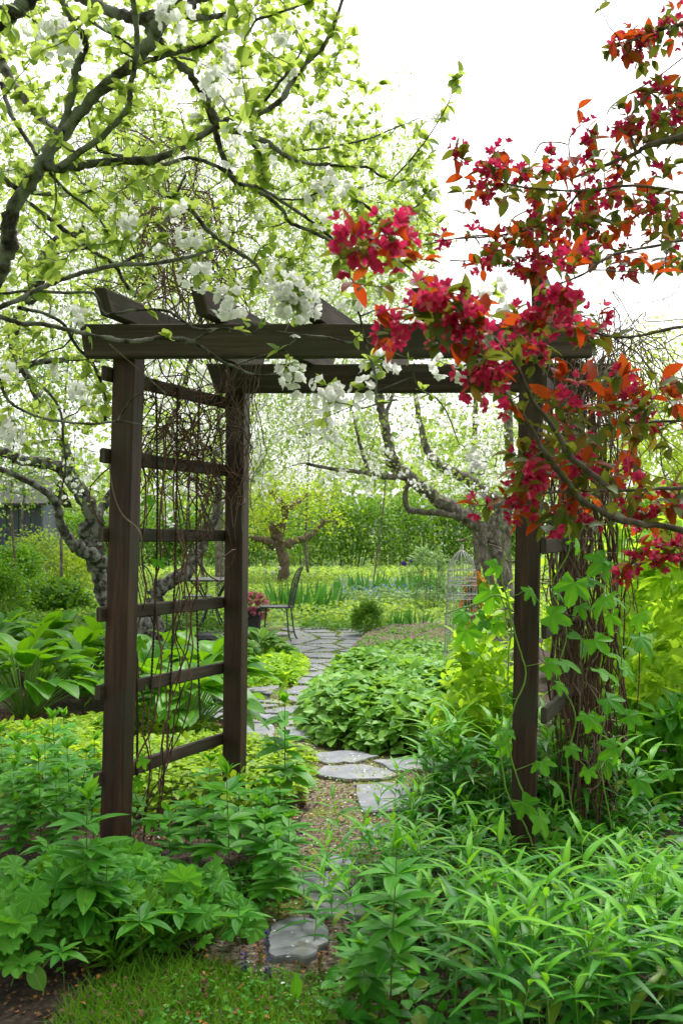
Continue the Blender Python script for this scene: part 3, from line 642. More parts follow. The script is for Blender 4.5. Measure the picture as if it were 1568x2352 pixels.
bigtree('apple_tree', 'wide low forked apple tree in white blossom behind the wire obelisk', 'tree', [
  (6, [(790, 480, 36), (770, 340, 32), (740, 200, 30), (700, 70, 30), (690, 0, 30)], (14, 14)),
  (6, [(800, 480, 18), (720, 380, 18), (680, 250, 17), (650, 100, 18), (660, 10, 18)], (13.9, 13.9)),
  (4, [(690, 1240, 28), (660, 1190, 28), (610, 1150, 27), (540, 1105, 32), (430, 1030, 30), (370, 985, 28), (300, 930, 28), (250, 880, 27), (225, 810, 24), (205, 700, 20), (185, 600, 17), (170, 450, 13), (120, 300, 9)], (14, 13.4)),
  (4, [(690, 1240, 24), (705, 1150, 25), (720, 1090, 24), (690, 1030, 26), (640, 990, 26), (580, 945, 24), (500, 910, 22), (440, 870, 20), (400, 820, 17), (370, 720, 14), (355, 640, 12), (330, 450, 9)], (14, 14.3)),
  (4, [(300, 935, 14), (200, 935, 13), (130, 920, 12), (0, 905, 9), (-150, 880, 7)], (13.5, 13)),
  (4, [(135, 920, 9), (110, 850, 8), (80, 750, 7), (60, 640, 5)], (13.3, 13.2)),
  (4, [(560, 1120, 15), (450, 1105, 14), (330, 1095, 13), (300, 1060, 12), (300, 990, 11), (330, 960, 8)], (13.8, 13.4)),
  (4, [(205, 720, 10), (215, 640, 9), (240, 560, 8), (260, 400, 7)], (13.4, 13.8)),
  (4, [(720, 1090, 16), (820, 950, 14), (940, 700, 10), (1000, 500, 8)], (14, 14.5)),
 ], [([(570, 700), (900, 640), (1180, 760), (1190, 1150), (950, 1130), (760, 1120), (570, 1150)], 380, 12, 16.5), ([(560, 300), (960, 300), (1030, 600), (1000, 720), (560, 760)], 420, 12.5, 17), ([(1180, 800), (1420, 850), (1400, 1250), (1190, 1200)], 70, 13, 16)],
 'barkfar', 'applef', .058, 6, .75, bsize=.03, base=(b[0], b[1], 0), wob=.16, rk=(.005, .008))
b = G(650, 1346)
bigtree('apple_tree', 'small gnarled pollarded apple tree with lime leaves in the middle distance', 'tree', [
  (5, [(1290, 300, 26), (1300, 200, 23), (1285, 130, 23), (1265, 70, 26), (1260, 0, 25)], (25, 25)),
  (3, [(1260, 1250, 24), (1200, 1225, 14), (1140, 1215, 10), (1080, 1200, 6)], (25, 24)),
  (3, [(1270, 1255, 22), (1340, 1235, 16), (1410, 1215, 13), (1460, 1165, 10), (1510, 1120, 6)], (25, 25.5)),
  (3, [(1265, 1250, 20), (1290, 1180, 14), (1300, 1100, 15), (1280, 1050, 16), (1240, 1000, 9)], (25, 25)),
  (3, [(1300, 1090, 20), (1350, 1060, 14), (1400, 1020, 8)], (25, 26)),
 ], [([(560, 1130), (650, 1100), (780, 1130), (790, 1220), (700, 1200), (640, 1225), (560, 1230)], 110, 23.5, 27)],
 'barkred', 'yellowleaf', .085, 7, 0, jit=.22, base=(b[0], b[1], 0), rk=(.01, .012), rend=.006)
def ctree(px, d, ytop, half, ybot, n, label, leafm='applef', bark='barkfar', lsize=.07, per=7, blossom=.25, name='tree', trw=8, jit=.22, group='trees far behind the garden'):
    """a free tree: px centre, distance, crown top/bottom rows and half width in px"""
    x0 = (px-784)/F*d; zt = EYE+(HOR-ytop)/F*d; zbm = EYE+(HOR-ybot)/F*d; rx = half/F*d
    n = int(n); att = np.zeros((0, 3))
    cl = norm(rng.normal(size=(14, 3)))*rng.uniform(.3, .95, (14, 1)); cr = rng.uniform(.22, .42, 14)
    k = rng.integers(0, 14, n); q = cl[k]+norm(rng.normal(size=(n, 3)))*(rng.random((n, 1))**.4)*cr[k][:, None]
    c = A([x0, d, (zt+zbm)/2]); att = c+q*A([rx, min(rx, 3.5), (zt-zbm)/2])
    r = empty(name, (x0, d, 0), label=label, cat='tree', group=group)
    H = zbm+(zt-zbm)*.7; rows = [[rng.normal()*.16, rng.normal()*.12, z, trw/F*d*.5*(1-.75*z/H)] for z in np.linspace(-.1, H, 6)]
    s = spline(rows, 24); mb = MB(); tubes(mb, s[:, :3], s[:, 3], 8)
    att = att-A([x0, d, 0])
    PPx, RRx = grow(s[6:, :3], s[6:, 3], att, wob=.1, rk=(.008, .010), rend=.004)
    tubes(mb, PPx, RRx, 4); mb.obj('trunk', M[bark], r)
    mb = MB(); twig_leaves(mb, FL, PPx, (1.0, .8, .6), per, lsize, jit=jit); mb.obj('crown', M[leafm], r)
    if blossom:
        e = PPx[rng.random(len(PPx)) < blossom][:, -1]; mb = MB(); clusters(mb, e+rng.normal(size=e.shape)*.1, 7, .1, .038, PETF, ymat=None); mb.obj('blossom', M['petal'], r)
    return r
ctree(150, 17, -150, 440, 1000, 900, 'tall pale green tree filling the sky at the upper left behind the apple limbs', blossom=.25)
ctree(530, 20, -60, 470, 1000, 950, 'tall loose tree with white blossom behind the arbor roof', blossom=.3)
ctree(880, 24, 60, 170, 900, 330, 'slender upright tree whose thin top stands alone against the white sky', blossom=.1, trw=4, jit=.25)
ctree(470, 26, 560, 300, 1230, 330, 'flowering orchard tree seen through the ladder side, far back', blossom=.75, lsize=.085)
ctree(700, 28, 760, 230, 1230, 300, 'flowering orchard tree far behind the arbor opening', blossom=.75, lsize=.09)
ctree(1150, 25, 860, 260, 1230, 220, 'flowering orchard tree behind the forked apple, right of the opening', blossom=.7, lsize=.085)
ctree(60, 22, 700, 260, 1240, 260, 'green tree at the far left edge behind the shed side', 'bggreen', blossom=.1, lsize=.085)
ctree(1400, 22, 760, 170, 1260, 220, 'pale green tree behind the dry vine tangle at the right', 'yellowleaf', blossom=0, lsize=.085)
ctree(1540, 19, 640, 90, 1240, 150, 'yellow green tree at the far right edge below the crab apple', 'yellowleaf', blossom=0, lsize=.08)
for px, d, w_, top, lb in ((1168, 20, 26, 850, 'pale grey straight trunk standing beside the right arbor post'), (1092, 22, 16, 880, 'thin pale grey trunk left of the thicker straight trunk'), (505, 24, 22, 880, 'grey trunk seen through the ladder side behind the table')):
    r = empty('tree', ((px-784)/F*d, d, 0), label=lb, cat='tree')
    s = spline([[rng.normal()*.04, 0, z, w_/F*d*.5*(1-.06*z)] for z in np.linspace(-.1, zb(top, d), 5)], 20); mb = MB(); tubes(mb, s[:, :3], s[:, 3], 9)
    att = A([0, 0, zb(top, d)*.8])+rng.normal(size=(60, 3))*A([1.2, 1, .9]); PPx, RRx = grow(s[8:, :3], s[8:, 3], att, rk=(.008, .01), rend=.004); tubes(mb, PPx, RRx, 4); mb.obj('trunk', M['barkfar'], r)
    mb = MB(); twig_leaves(mb, FL, PPx, (1., .7), 6, .08, jit=.2); mb.obj('crown', M['applef'], r)
# shrubs: many stems + leaf cloud
def shrub(px, d, ytop, half, label, leafm='bggreen', n=160, lsize=.07, per=7, name='shrub', ybase=None, jit=.16, group=None, Ts=None, flat=.8, stem='barkred', flower=None, fshare=.2, fs=.03, dep=None, zbase=0.0):
    x0 = (px-784)/F*d; H = EYE+(HOR-ytop)/F*d; rx = half/F*d; ry = dep or min(rx, 1.6)
    r = empty(name, (x0, d, 0), label=label, cat='shrub', group=group); mb = MB()
    m = max(6, n//12); a = rng.uniform(0, 6.28, m); q = rng.random(m)**.5
    K = 6; t = np.linspace(0, 1, K)[None, :, None]
    base = np.stack([np.cos(a)*q*rx*.35, np.sin(a)*q*ry*.35, np.full(m, -.03)], 1)
    top = np.stack([np.cos(a)*q*rx*.8, np.sin(a)*q*ry*.8, H*(.95-.3*q**2)*rng.uniform(.75, 1, m)], 1)
    PPs = base[:, None]+(top-base)[:, None]*t+A([0, 0, H*.12])*np.sin(t*math.pi)+rng.normal(size=(m, K, 3))*.03*H*t*.6
    RRs = (np.clip(.006*H, .003, .02)*(1-.7*t[..., 0]))*np.ones((m, K)); tubes(mb, PPs, RRs, 5)
    a = rng.uniform(0, 6.28, n); el = rng.random(n); rr = rng.uniform(.55, 1, n)**.5
    att = np.stack([np.cos(a)*rx*np.cos(el*1.5)**.6*rr, np.sin(a)*ry*np.cos(el*1.5)**.6*rr, zbase+(H-zbase)*(.12+.88*np.sin(el*1.57)*rr)], 1)*(1+rng.normal(size=(n, 1))*.06)
    att[:, 2] = np.maximum(att[:, 2], .08)
    PPx, RRx = grow(PPs[:, 1:].reshape(-1, 3), RRs[:, 1:].reshape(-1), att, wob=.08, rk=(.002, .006), rend=.0015)
    tubes(mb, PPx, RRx, 4); mb.obj('stems', M[stem], r)
    mb = MB(); twig_leaves(mb, Ts or FL, PPx, (1.0, .8, .6), per, lsize, jit=jit); mb.obj('foliage', M[leafm], r)
    if flower:
        e = PPx[rng.random(len(PPx)) < fshare][:, -1]; mb = MB(); clusters(mb, e, 6, fs*1.8, fs, PETF, ymat=None); mb.obj('flowers', M[flower], r)
    return r
hz = [(590, 36, 1175, 110), (700, 40, 1150, 130), (800, 37, 1165, 110), (900, 36, 1150, 120), (1010, 38, 1150, 120), (1120, 36, 1140, 120), (480, 38, 1170, 120), (370, 38, 1170, 120), (260, 36, 1180, 120), (150, 37, 1165, 110), (40, 36, 1190, 110), (1240, 36, 1140, 120), (1360, 37, 1150, 120), (1480, 36, 1150, 120), (1590, 36, 1130, 110)]
for i, (px, d, yt, hf) in enumerate(hz):
    shrub(px, d, yt+rng.uniform(-18, 18), hf, 'dense green bush of the far hedge, '+['sixth from the left', 'seventh from the left', 'middle one of the row', 'seventh from the right', 'sixth from the right', 'fifth from the right', 'fifth from the left', 'fourth from the left', 'third from the left', 'second from the left', 'leftmost', 'fourth from the right', 'third from the right', 'second from the right', 'rightmost'][i], n=210, lsize=.13, per=7, jit=.2, group='bushes of the far hedge', dep=2.0)
mb = MB()   # woodland mass far behind
q = region([(-32, 44), (34, 44), (34, 56), (-32, 56)], 15000); zz = np.abs(rng.normal(size=15000))*0+rng.random(15000)*(5.6+1.5*np.sin(q[:, 0]*.5)+1.2*np.sin(q[:, 0]*1.3+1))
place_mix(mb, FL, np.column_stack([q, zz]), rdir(15000), rdir(15000), rng.uniform(.3, .6, 15000))
mb.obj('far_wood', M['applef'], label='pale green wood beyond the garden hedge', cat='wood', kind='stuff')
# shed, far left
sh = empty('shed', (-9.7, 27, 0), label='blue grey boarded shed glimpsed at the far left edge', cat='shed')
mb = MB()
def boxm(mb, x0, x1, y0, y1, z0, z1, mat=0):
    v = [(x0, y0, z0), (x1, y0, z0), (x1, y1, z0), (x0, y1, z0), (x0, y0, z1), (x1, y0, z1), (x1, y1, z1), (x0, y1, z1)]
    mb.add(v, A([(0, 3, 2, 1), (4, 5, 6, 7), (0, 1, 5, 4), (1, 2, 6, 5), (2, 3, 7, 6), (3, 0, 4, 7)]), None, mat)
for k in range(20): boxm(mb, -1.6+k*.16, -1.6+k*.16+.15, -.02 if k % 2 else 0, .05, 0, 2.15)
boxm(mb, -1.6, 1.6, .05, 2.0, 0, 2.15); mb.obj('wall', M['shed'], sh, smooth=False)
mb = MB(); mb.add([(-1.8, -.3, 2.1), (1.8, -.3, 2.1), (1.8, 1.0, 2.9), (-1.8, 1.0, 2.9), (1.8, 2.3, 2.1), (-1.8, 2.3, 2.1), (-1.8, -.3, 2.16), (1.8, -.3, 2.16), (1.8, 1.0, 2.96), (-1.8, 1.0, 2.96), (1.8, 2.3, 2.16), (-1.8, 2.3, 2.16)],
  A([(0, 3, 2, 1), (3, 5, 4, 2), (6, 7, 8, 9), (9, 8, 10, 11), (0, 1, 7, 6), (5, 11, 10, 4), (1, 2, 8, 7), (0, 6, 9, 3), (2, 4, 10, 8), (3, 9, 11, 5)])); mb.obj('roof', M['pot'], sh, smooth=False)
# low shrubs left
shrub(40, 19, 1262, 60, 'feathery bright green bush at the left edge of the lawn', 'grass', 170, .07, ybase=None, jit=.1)
shrub(90, 21, 1238, 80, 'golden leaved shrub left of the leaning apple trunk', 'meadow', 170, .07)
shrub(175, 22, 1262, 60, 'rounded golden green shrub against the leaning apple trunk', 'yellowleaf', 130, .07)
shrub(120, 16, 1348, 95, 'low blue green peony like bush on the dark bed at left', 'bggreen', 170, .09, jit=.08, group=None)
shrub(10, 12.5, 1300, 50, 'soft fine leaved bush cut by the left edge', 'grass', 150, .05, jit=.08)
shrub(985, 17, 1262, 60, 'pale leaved rhododendron with drooping whorls behind the irises', 'feather', 60, .12, Ts=[leaf_t(3, .14, .5, .3, .2)], per=5, jit=.03)
shrub(843, 12.8, 1384, 38, 'small dome shaped green bush on the low lawn', 'grass', 150, .035, per=6, jit=.03)
shrub(1440, 9, 1330, 150, 'lime yellow leafed shrub filling the right edge behind the vines', 'golden', 200, .12, Ts=[AL[0], AL[1]], per=5, jit=.08, dep=.9)
# sapling left
r = empty('sapling', (P(32, 1000, 13)[0], 13, 0), label='thin red brown sapling standing alone at the left edge', cat='tree')
s = spline([[0, 0, -.05, .018], [.02, 0, .8, .016], [-.03, 0, 1.7, .013], [.0, 0, 2.6, .008]], 24); mb = MB(); tubes(mb, s[:, :3], s[:, 3], 7); att = s[14:, :3].mean(0)+rng.normal(size=(30, 3))*A([.35, .35, .5]); PPx, RRx = grow(s[8:, :3], s[8:, 3], att); tubes(mb, PPx, RRx, 4); mb.obj('trunk', M['barkred'], r)
mb = MB(); twig_leaves(mb, FL, PPx, (1, .7), 4, .05, jit=.04); mb.obj('crown', M['applef'], r)

# ------------------------------------------------------------------ furniture
def chair(x, y, rz, label):
    r = empty('garden_chair', (x, y, 0), rz, label=label, cat='chair')     # faces local -x
    mb = MB(); th = np.linspace(0, 2*math.pi, 25)
    rim = np.stack([.20*np.cos(th), .20*np.sin(th), np.full(25, .45)], 1); tubes(mb, rim, .010, 6)
    v = [(0, 0, .458)]+[(.195*math.cos(a), .195*math.sin(a), .455) for a in th[:-1]]+[(.195*math.cos(a), .195*math.sin(a), .447) for a in th[:-1]]
    mb.add(v, A([(0, 1+k, 1+(k+1) % 24) for k in range(24)]+[(0, 25+(k+1) % 24, 25+k) for k in range(24)])); mb.obj('seat', M['iron'], r)
    for sx, sy in ((-1, -1), (-1, 1), (1, -1), (1, 1)):
        mb = MB(); s = spline([[sx*.15, sy*.13, .45], [sx*.17, sy*.15, .3], [sx*.19, sy*.17, .12], [sx*.24, sy*.19, .0]], 14); tubes(mb, s, .0095, 6, cap=True); mb.obj('leg', M['iron'], r)
    mb = MB()
    arch = spline([[.18, -.16, .42], [.21, -.185, .62], [.25, -.19, .80], [.30, -.12, .92], [.33, 0, .945], [.30, .12, .92], [.25, .19, .80], [.21, .185, .62], [.18, .16, .42]], 40); tubes(mb, arch, .0095, 6)
    for q in (-.1, -.035, .035, .1):
        s = spline([[.185, q*.8, .45], [.22, q*1.1, .65], [.27, q*1.2, .82], [.315, q, .925]], 16); tubes(mb, s, .005, 5)
    for q in (-1, 1):
        a = np.linspace(0, 9, 26); s = np.stack([.235+0*a, q*.045+.004*a*np.cos(a), .70+.004*a*np.sin(a)], 1); tubes(mb, s, .0035, 4)
    mb.obj('backrest', M['iron'], r)
    mb = MB(); s = spline([[-.18, -.15, .2], [-.1, 0, .24], [-.18, .15, .2]], 12); tubes(mb, s, .005, 5); s = spline([[.18, -.15, .2], [.1, 0, .24], [.18, .15, .2]], 12); tubes(mb, s, .005, 5); mb.obj('stretcher', M['iron'], r)
    return r
chair(-.80, 12.25, math.radians(-8), 'black wrought iron chair standing clear to the right of the arbor side, facing left')
chair(-2.05, 14.3, math.radians(-100), 'wrought iron chair on the far side of the bistro table')
chair(-2.3, 12.7, math.radians(160), 'wrought iron chair left of the bistro table behind the ropes')
r = empty('bistro_table', (-1.72, 13.2, 0), label='round dark iron bistro table seen through the ladder side', cat='table')
mb = MB(); th = np.linspace(0, 2*math.pi, 37); R_ = .40
tubes(mb, np.stack([R_*np.cos(th), R_*np.sin(th), np.full(37, .74)], 1), .013, 6)
v = [(0, 0, .752)]+[(R_*math.cos(a), R_*math.sin(a), .75) for a in th[:-1]]+[(R_*math.cos(a), R_*math.sin(a), .738) for a in th[:-1]]
mb.add(v, A([(0, 1+k, 1+(k+1) % 36) for k in range(36)]+[(0, 37+(k+1) % 36, 37+k) for k in range(36)])); mb.obj('tabletop', M['iron'], r)
for k in range(4):
    a = math.pi/4+k*math.pi/2; c_, s_ = math.cos(a), math.sin(a); mb = MB()
    s = spline([[.34*c_, .34*s_, .73], [.2*c_, .2*s_, .6], [.09*c_, .09*s_, .4], [.16*c_, .16*s_, .2], [.32*c_, .32*s_, 0]], 22); tubes(mb, s, .011, 6, cap=True); mb.obj('leg', M['iron'], r)
mb = MB(); tubes(mb, np.stack([.1*np.cos(th), .1*np.sin(th), np.full(37, .38)], 1), .007, 5)
for k in range(4):
    a = k*math.pi/2+.78; q = np.linspace(0, 11, 30); s = np.stack([(.17+.009*q*np.cos(q))*math.cos(a), (.17+.009*q*np.cos(q))*math.sin(a), .62+.009*q*np.sin(q)], 1); tubes(mb, s, .004, 4)
mb.obj('stretcher', M['iron'], r)
# planter with pink flowers
px_ = P(581, 1300, 13.6)
r = empty('planter', (px_[0], 13.6, 0), label='small dark square tapered planter beside the iron chair', cat='planter'); mb = MB()
for (h0, h1, a0, a1) in ((0, .30, .085, .12), (.30, .34, .13, .13)):
    v = [(sx*a0, sy*a0, h0) for sx, sy in ((-1, -1), (1, -1), (1, 1), (-1, 1))]+[(sx*a1, sy*a1, h1) for sx, sy in ((-1, -1), (1, -1), (1, 1), (-1, 1))]
    mb.add(v, A([(0, 3, 2, 1), (4, 5, 6, 7), (0, 1, 5, 4), (1, 2, 6, 5), (2, 3, 7, 6), (3, 0, 4, 7)]))
mb.obj('pot_body', M['pot'], r, smooth=False)
r = empty('pink_flowers', (px_[0], 13.6, .34), label='dome of salmon pink flowers growing in the dark planter', cat='flowers')
n = 220; d_ = norm(rng.normal(size=(n, 3))*A([1, 1, .8])+A([0, 0, .6])); pos = d_*A([.2, .2, .17])*rng.uniform(.7, 1, (n, 1)); mb = MB(); place_mix(mb, FL, pos, d_, rdir(n), .06); mb.obj('foliage', M['bggreen'], r)
mb = MB(); e = d_[:120]*A([.21, .21, .19]); clusters(mb, e, 4, .02, .026, PETF, ymat=None); mb.obj('flowers', M['pink'], r)

# wire obelisk with dome and bird
OX, OY = P(1060, 1300, 9.0)[0], 9.0
r = empty('wire_obelisk', (OX, OY, 0), label='tall grey wire birdcage obelisk with a domed top in the planting', cat='plant support')
mb = MB()
for k in range(14):
    a = 2*math.pi*k/14; s = spline([[.17*math.cos(a), .17*math.sin(a), -.05], [.15*math.cos(a), .15*math.sin(a), .5], [.128*math.cos(a), .128*math.sin(a), .93], [.12*math.cos(a), .12*math.sin(a), 1.03], [.09*math.cos(a), .09*math.sin(a), 1.12], [.045*math.cos(a), .045*math.sin(a), 1.17], [.006*math.cos(a), .006*math.sin(a), 1.20]], 30)
    tubes(mb, s, .0042, 5)
mb.obj('wires', M['irongrey'], r)
mb = MB()
for z in (.02, .25, .45, .62, .76, .80, .88, .92, .95, 1.02):
    R_ = np.interp(z, [0, .5, .93, 1.03], [.168, .15, .129, .121]); tubes(mb, np.stack([R_*np.cos(th), R_*np.sin(th), np.full(37, z)], 1), .0042, 5)
mb.obj('hoops', M['irongrey'], r)
mb = MB(); q = np.linspace(0, 1, 30); 
for ph in (0, 2.1, 4.2): tubes(mb, np.stack([.013*np.sin(q*math.pi)*np.cos(q*9+ph), .013*np.sin(q*math.pi)*np.sin(q*9+ph), 1.19+q*.065], 1), .003, 5)
mb.obj('finial', M['irongrey'], r)
mb = MB(); s = spline([[-.055, 0, 1.285, .002], [-.03, 0, 1.283, .006], [-.005, 0, 1.281, .013], [.015, 0, 1.285, .014], [.03, 0, 1.296, .009], [.04, 0, 1.303, .0095], [.048, 0, 1.302, .006], [.06, 0, 1.299, .001]], 26); tubes(mb, s[:, :3], s[:, 3], 10)
tubes(mb, A([[.005, 0, 1.25], [.005, 0, 1.275]]), .002, 5); mb.obj('bird_ornament', M['vinepale'], r)

# ------------------------------------------------------------------ planting: masses of ground cover
def gp(poly): return [G(x, y)[:2] for x, y in poly]
def cover(name, label, poly, n, h, Ts, size, mat, tilt=.5, cat='ground cover', mound=None, edge=.25, flower=None, nf=0, fs=.015, stems=True, world=False, z0=0.0):
    pw = A(poly if world else gp(poly)); q = region(pw, n)
    # distance from the outline gives a mound
    dist = np.full(n, 9.)
    for i in range(len(pw)):
        a, b_ = pw[i], pw[(i+1) % len(pw)]; ab = b_-a; t = np.clip(((q-a)@ab)/(ab@ab), 0, 1); dist = np.minimum(dist, np.linalg.norm(q-a-t[:, None]*ab, axis=1))
    m = np.clip(dist/edge, 0, 1); m = np.sqrt(1-(1-m)**2)
    bump = .8+.2*np.sin(q[:, 0]*4.7+1)*np.sin(q[:, 1]*3.9)
    lay = 1-.75*rng.random(n)**2.2
    z = z0+h*m*bump*lay+.02; ctr = pw.mean(0); out = np.column_stack([q-ctr, np.zeros(n)]); out = norm(out)*(1-m)[:, None]
    fw = norm(rdir(n)*A([1, 1, .25])+out*1.2+A([0, 0, .12])); up = norm(A([0, 0, 1.])+rdir(n)*tilt+out*.9+A([0, -.12, 0]))
    pos = np.column_stack([q, z]); mb = MB(); place_mix(mb, Ts, pos, fw, up, size*rng.uniform(.55, 1.15, n))
    mats = [M[mat]]
    if stems:
        k = rng.random(n) < .35; b0 = pos[k].copy(); b0[:, 2] = z0; b0[:, :2] += rng.normal(size=(k.sum(), 2))*.02; tubes(mb, np.stack([b0, (b0+pos[k])/2+rng.normal(size=(k.sum(), 3))*.008, pos[k]], 1), .0016, 3, mat=1); mats.append(M['stemg'])
    if flower:
        k = rng.integers(0, n, nf); c = pos[k]+A([0, 0, 1])*h*.25; mats += [] if stems else [M['stemg']]; mats.append(M[flower]); flowers(mb, c, norm(A([0, -.3, 1])+rdir(nf)*.5), fs, PETF, 2, None)
    return mb.obj(name, mats, label=label, cat=cat, kind='stuff')
HEART = [leaf_t(5, .42, .36, .28, .25, 1.1, heart=1, cols=2, wave=.06), leaf_t(5, .38, .36, .42, .15, 1.1, heart=1, cols=2, wave=.08), leaf_t(5, .46, .38, .15, .35, 1.1, heart=1, cols=2, wave=.05)]
# the heart leaf mound
cover('heart_leaf_plants', 'mound of crinkled heart shaped green leaves inside the bend of the path', [(695, 1690), (740, 1720), (860, 1738), (1000, 1742), (1120, 1720), (1160, 1640), (1080, 1580), (900, 1570), (760, 1580), (700, 1630)], 6000, .34, HEART, .088, 'brunnera', .45, edge=.28)
cover('low_leaf_plants', 'sheet of green leaves behind the heart leaf mound', [(780, 1560), (1120, 1570), (1160, 1500), (960, 1490), (800, 1520)], 2600, .16, AL, .085, 'brunnera', .5)
cover('pink_flower_carpet', 'low carpet of dusky pink flowers by the wire obelisk', [(800, 1510), (1060, 1515), (1080, 1462), (960, 1450), (840, 1470)], 4500, .14, FL, .05, 'brunnera', .6, flower='mauve', nf=1300, fs=.016)
cover('lime_ground_cover', 'lime green ground cover with toothed leaves around the left posts', [(0, 1870), (240, 1900), (560, 1870), (700, 1850), (720, 1760), (560, 1740), (330, 1730), (200, 1720), (0, 1730)], 5200, .19, [leaf_t(3, .3, .4, .2, .3)], .062, 'epi', .45)
cover('lime_ground_cover', 'lime ground cover between path and left hostas', [(-40, 1720), (560, 1720), (570, 1705), (330, 1660), (240, 1660), (-40, 1690)], 2600, .12, [leaf_t(3, .3, .4, .2, .3)], .06, 'epi', .45)
cover('creeping_leaf_plants', 'bright green low leaves along the left edge of the path', [(560, 1590), (680, 1580), (705, 1545), (690, 1520), (560, 1510)], 1500, .18, AL, .085, 'golden', .45)
# meadow cover on the lawn
cover('meadow_plants', 'bright low meadow plants covering the lawn behind the path', [(-400, 1445), (1500, 1450), (1700, 1400), (1500, 1345), (500, 1338), (-300, 1340)], 36000, .2, FL, .085, 'meadow', .7, stems=False, edge=.2)
cover('meadow_plants', 'far bright meadow plants below the hedge', [(-600, 1347), (2000, 1347), (1900, 1318), (-500, 1318)], 24000, .26, FL, .14, 'meadow', .7, stems=False, edge=.2)
cover('pale_meadow_plants', 'pale silvery meadow strip at the left under the golden shrubs', [(-100, 1345), (230, 1345), (260, 1330), (-100, 1330)], 3500, .3, FL, .12, 'feather', .8, stems=False)
cover('flower_border_plants', 'pale flower border with small blue flowers below the irises', [(760, 1400), (1060, 1400), (1080, 1360), (760, 1358)], 4500, .3, FL, .08, 'feather', .8, flower='blue', nf=260, fs=.03, stems=True)
cover('low_lawn_plants', 'fine grassy cushion beside the path beyond the arbor', [(690, 1450), (900, 1462), (930, 1430), (700, 1425)], 3500, .10, FL, .05, 'grass', .8, stems=False)
cover('leafy_ground_cover', 'mid green ground cover behind the left hostas', [(-200, 1470), (520, 1470), (560, 1420), (100, 1425), (-200, 1430)], 6500, .2, FL, .075, 'bggreen', .7, stems=False)
cover('moss_patches', 'yellow green moss and seedlings along the path edges', [(700, 2150), (860, 1960), (940, 1800), (880, 1745), (690, 1740), (730, 1850), (680, 2000), (620, 2120)], 1500, .012, FL, .014, 'epi', .8, stems=False)
cover('moss_patches', 'moss in the joints of the far path slabs', [(560, 1720), (720, 1720), (760, 1580), (840, 1500), (840, 1450), (640, 1450), (680, 1500), (560, 1620)], 9000, .02, FL, .022, 'epi', .8, stems=False)
# litter and petals
def scatter_flat(name, label, poly, n, size, mat, z=.03, T=FL):
    q = region(A(gp(poly)), n); mb = MB(); place_mix(mb, T, np.column_stack([q, np.full(n, z)+rng.random(n)*.01]), norm(rdir(n)*A([1, 1, .15])), norm(A([0, 0, 1.])+rdir(n)*.35), size*rng.uniform(.5, 1.3, n)); mb.obj(name, M[mat], label=label, cat='litter', kind='stuff')
scatter_flat('leaf_litter', 'brown leaf litter and chips strewn over the near soil and path', [(0, 2352), (1200, 2352), (1200, 1800), (980, 1760), (700, 1740), (560, 1900), (0, 1880)], 9000, .018, 'litter', .012)
scatter_flat('leaf_litter', 'dry leaf scraps caught in the bottom grass', [(90, 2420), (200, 2270), (500, 2240), (800, 2290), (900, 2420)], 220, .02, 'litter', .03)
scatter_flat('leaf_litter', 'brown litter on the bare bed under the left hostas', [(-100, 1720), (300, 1720), (560, 1700), (560, 1640), (-100, 1640)], 2500, .03, 'litter', .02)
scatter_flat('fallen_petals', 'white apple petals fallen on soil and slabs', [(500, 1960), (980, 1960), (980, 1760), (720, 1740), (760, 1480), (640, 1480), (560, 1600), (560, 1700), (200, 1700), (0, 1700), (0, 1760), (540, 1900)], 1100, .014, 'petal', .046)
scatter_flat('fallen_petals', 'white petals sprinkled over the near soil', [(200, 2100), (700, 2352), (1200, 2352), (900, 1950), (300, 1900)], 220, .013, 'petal', .04)

# ------------------------------------------------------------------ hostas
def hosta(px, py, R_, h, n, label, mat='hosta', ls=.27, group='hostas left of the path'):
    c = G(px, py); r = empty('hosta', (c[0], c[1], 0), rng.uniform(0, 6), label=label, cat='plant', group=group)
    a = rng.uniform(0, 6.28, n); q = rng.random(n)**.6; ro = R_*q*.75; z = h*(1-.55*q**2)*rng.uniform(.8, 1, n)
    pos = np.stack([np.cos(a)*ro, np.sin(a)*ro, z], 1); out = np.stack([np.cos(a), np.sin(a), 0*a], 1)
    fw = norm(out*(.35+q[:, None])+A([0, 0, 1.])*(.75-.75*q[:, None])+rdir(n)*.15); up = norm(A([0, 0, 1.])-fw*.2+rdir(n)*.2)
    base = np.stack([np.cos(a)*ro*.15, np.sin(a)*ro*.15, 0*a], 1)
    mid = base*.5+pos*.5+A([0, 0, 1])*h*.12
    mb = MB(); K = np.linspace(0, 1, 5)[None, :, None]; pp = (1-K)**2*base[:, None]+2*K*(1-K)*mid[:, None]+K*K*pos[:, None]; tubes(mb, pp, .0055, 5); mb.obj('stalks', M['stemg'], r)
    mb = MB(); Ts = [leaf_t(7, .34, .40, .35, .30, 1.0, heart=.6, cols=2, wave=.06), leaf_t(7, .37, .40, .55, .2, 1.0, heart=.6, cols=2, wave=.1), leaf_t(7, .31, .42, .15, .4, 1.0, cols=2, wave=.07)]
    place_mix(mb, Ts, pos, fw, up, ls*rng.uniform(.65, 1.1, n)); mb.obj('leaves', M[mat], r)
    return r
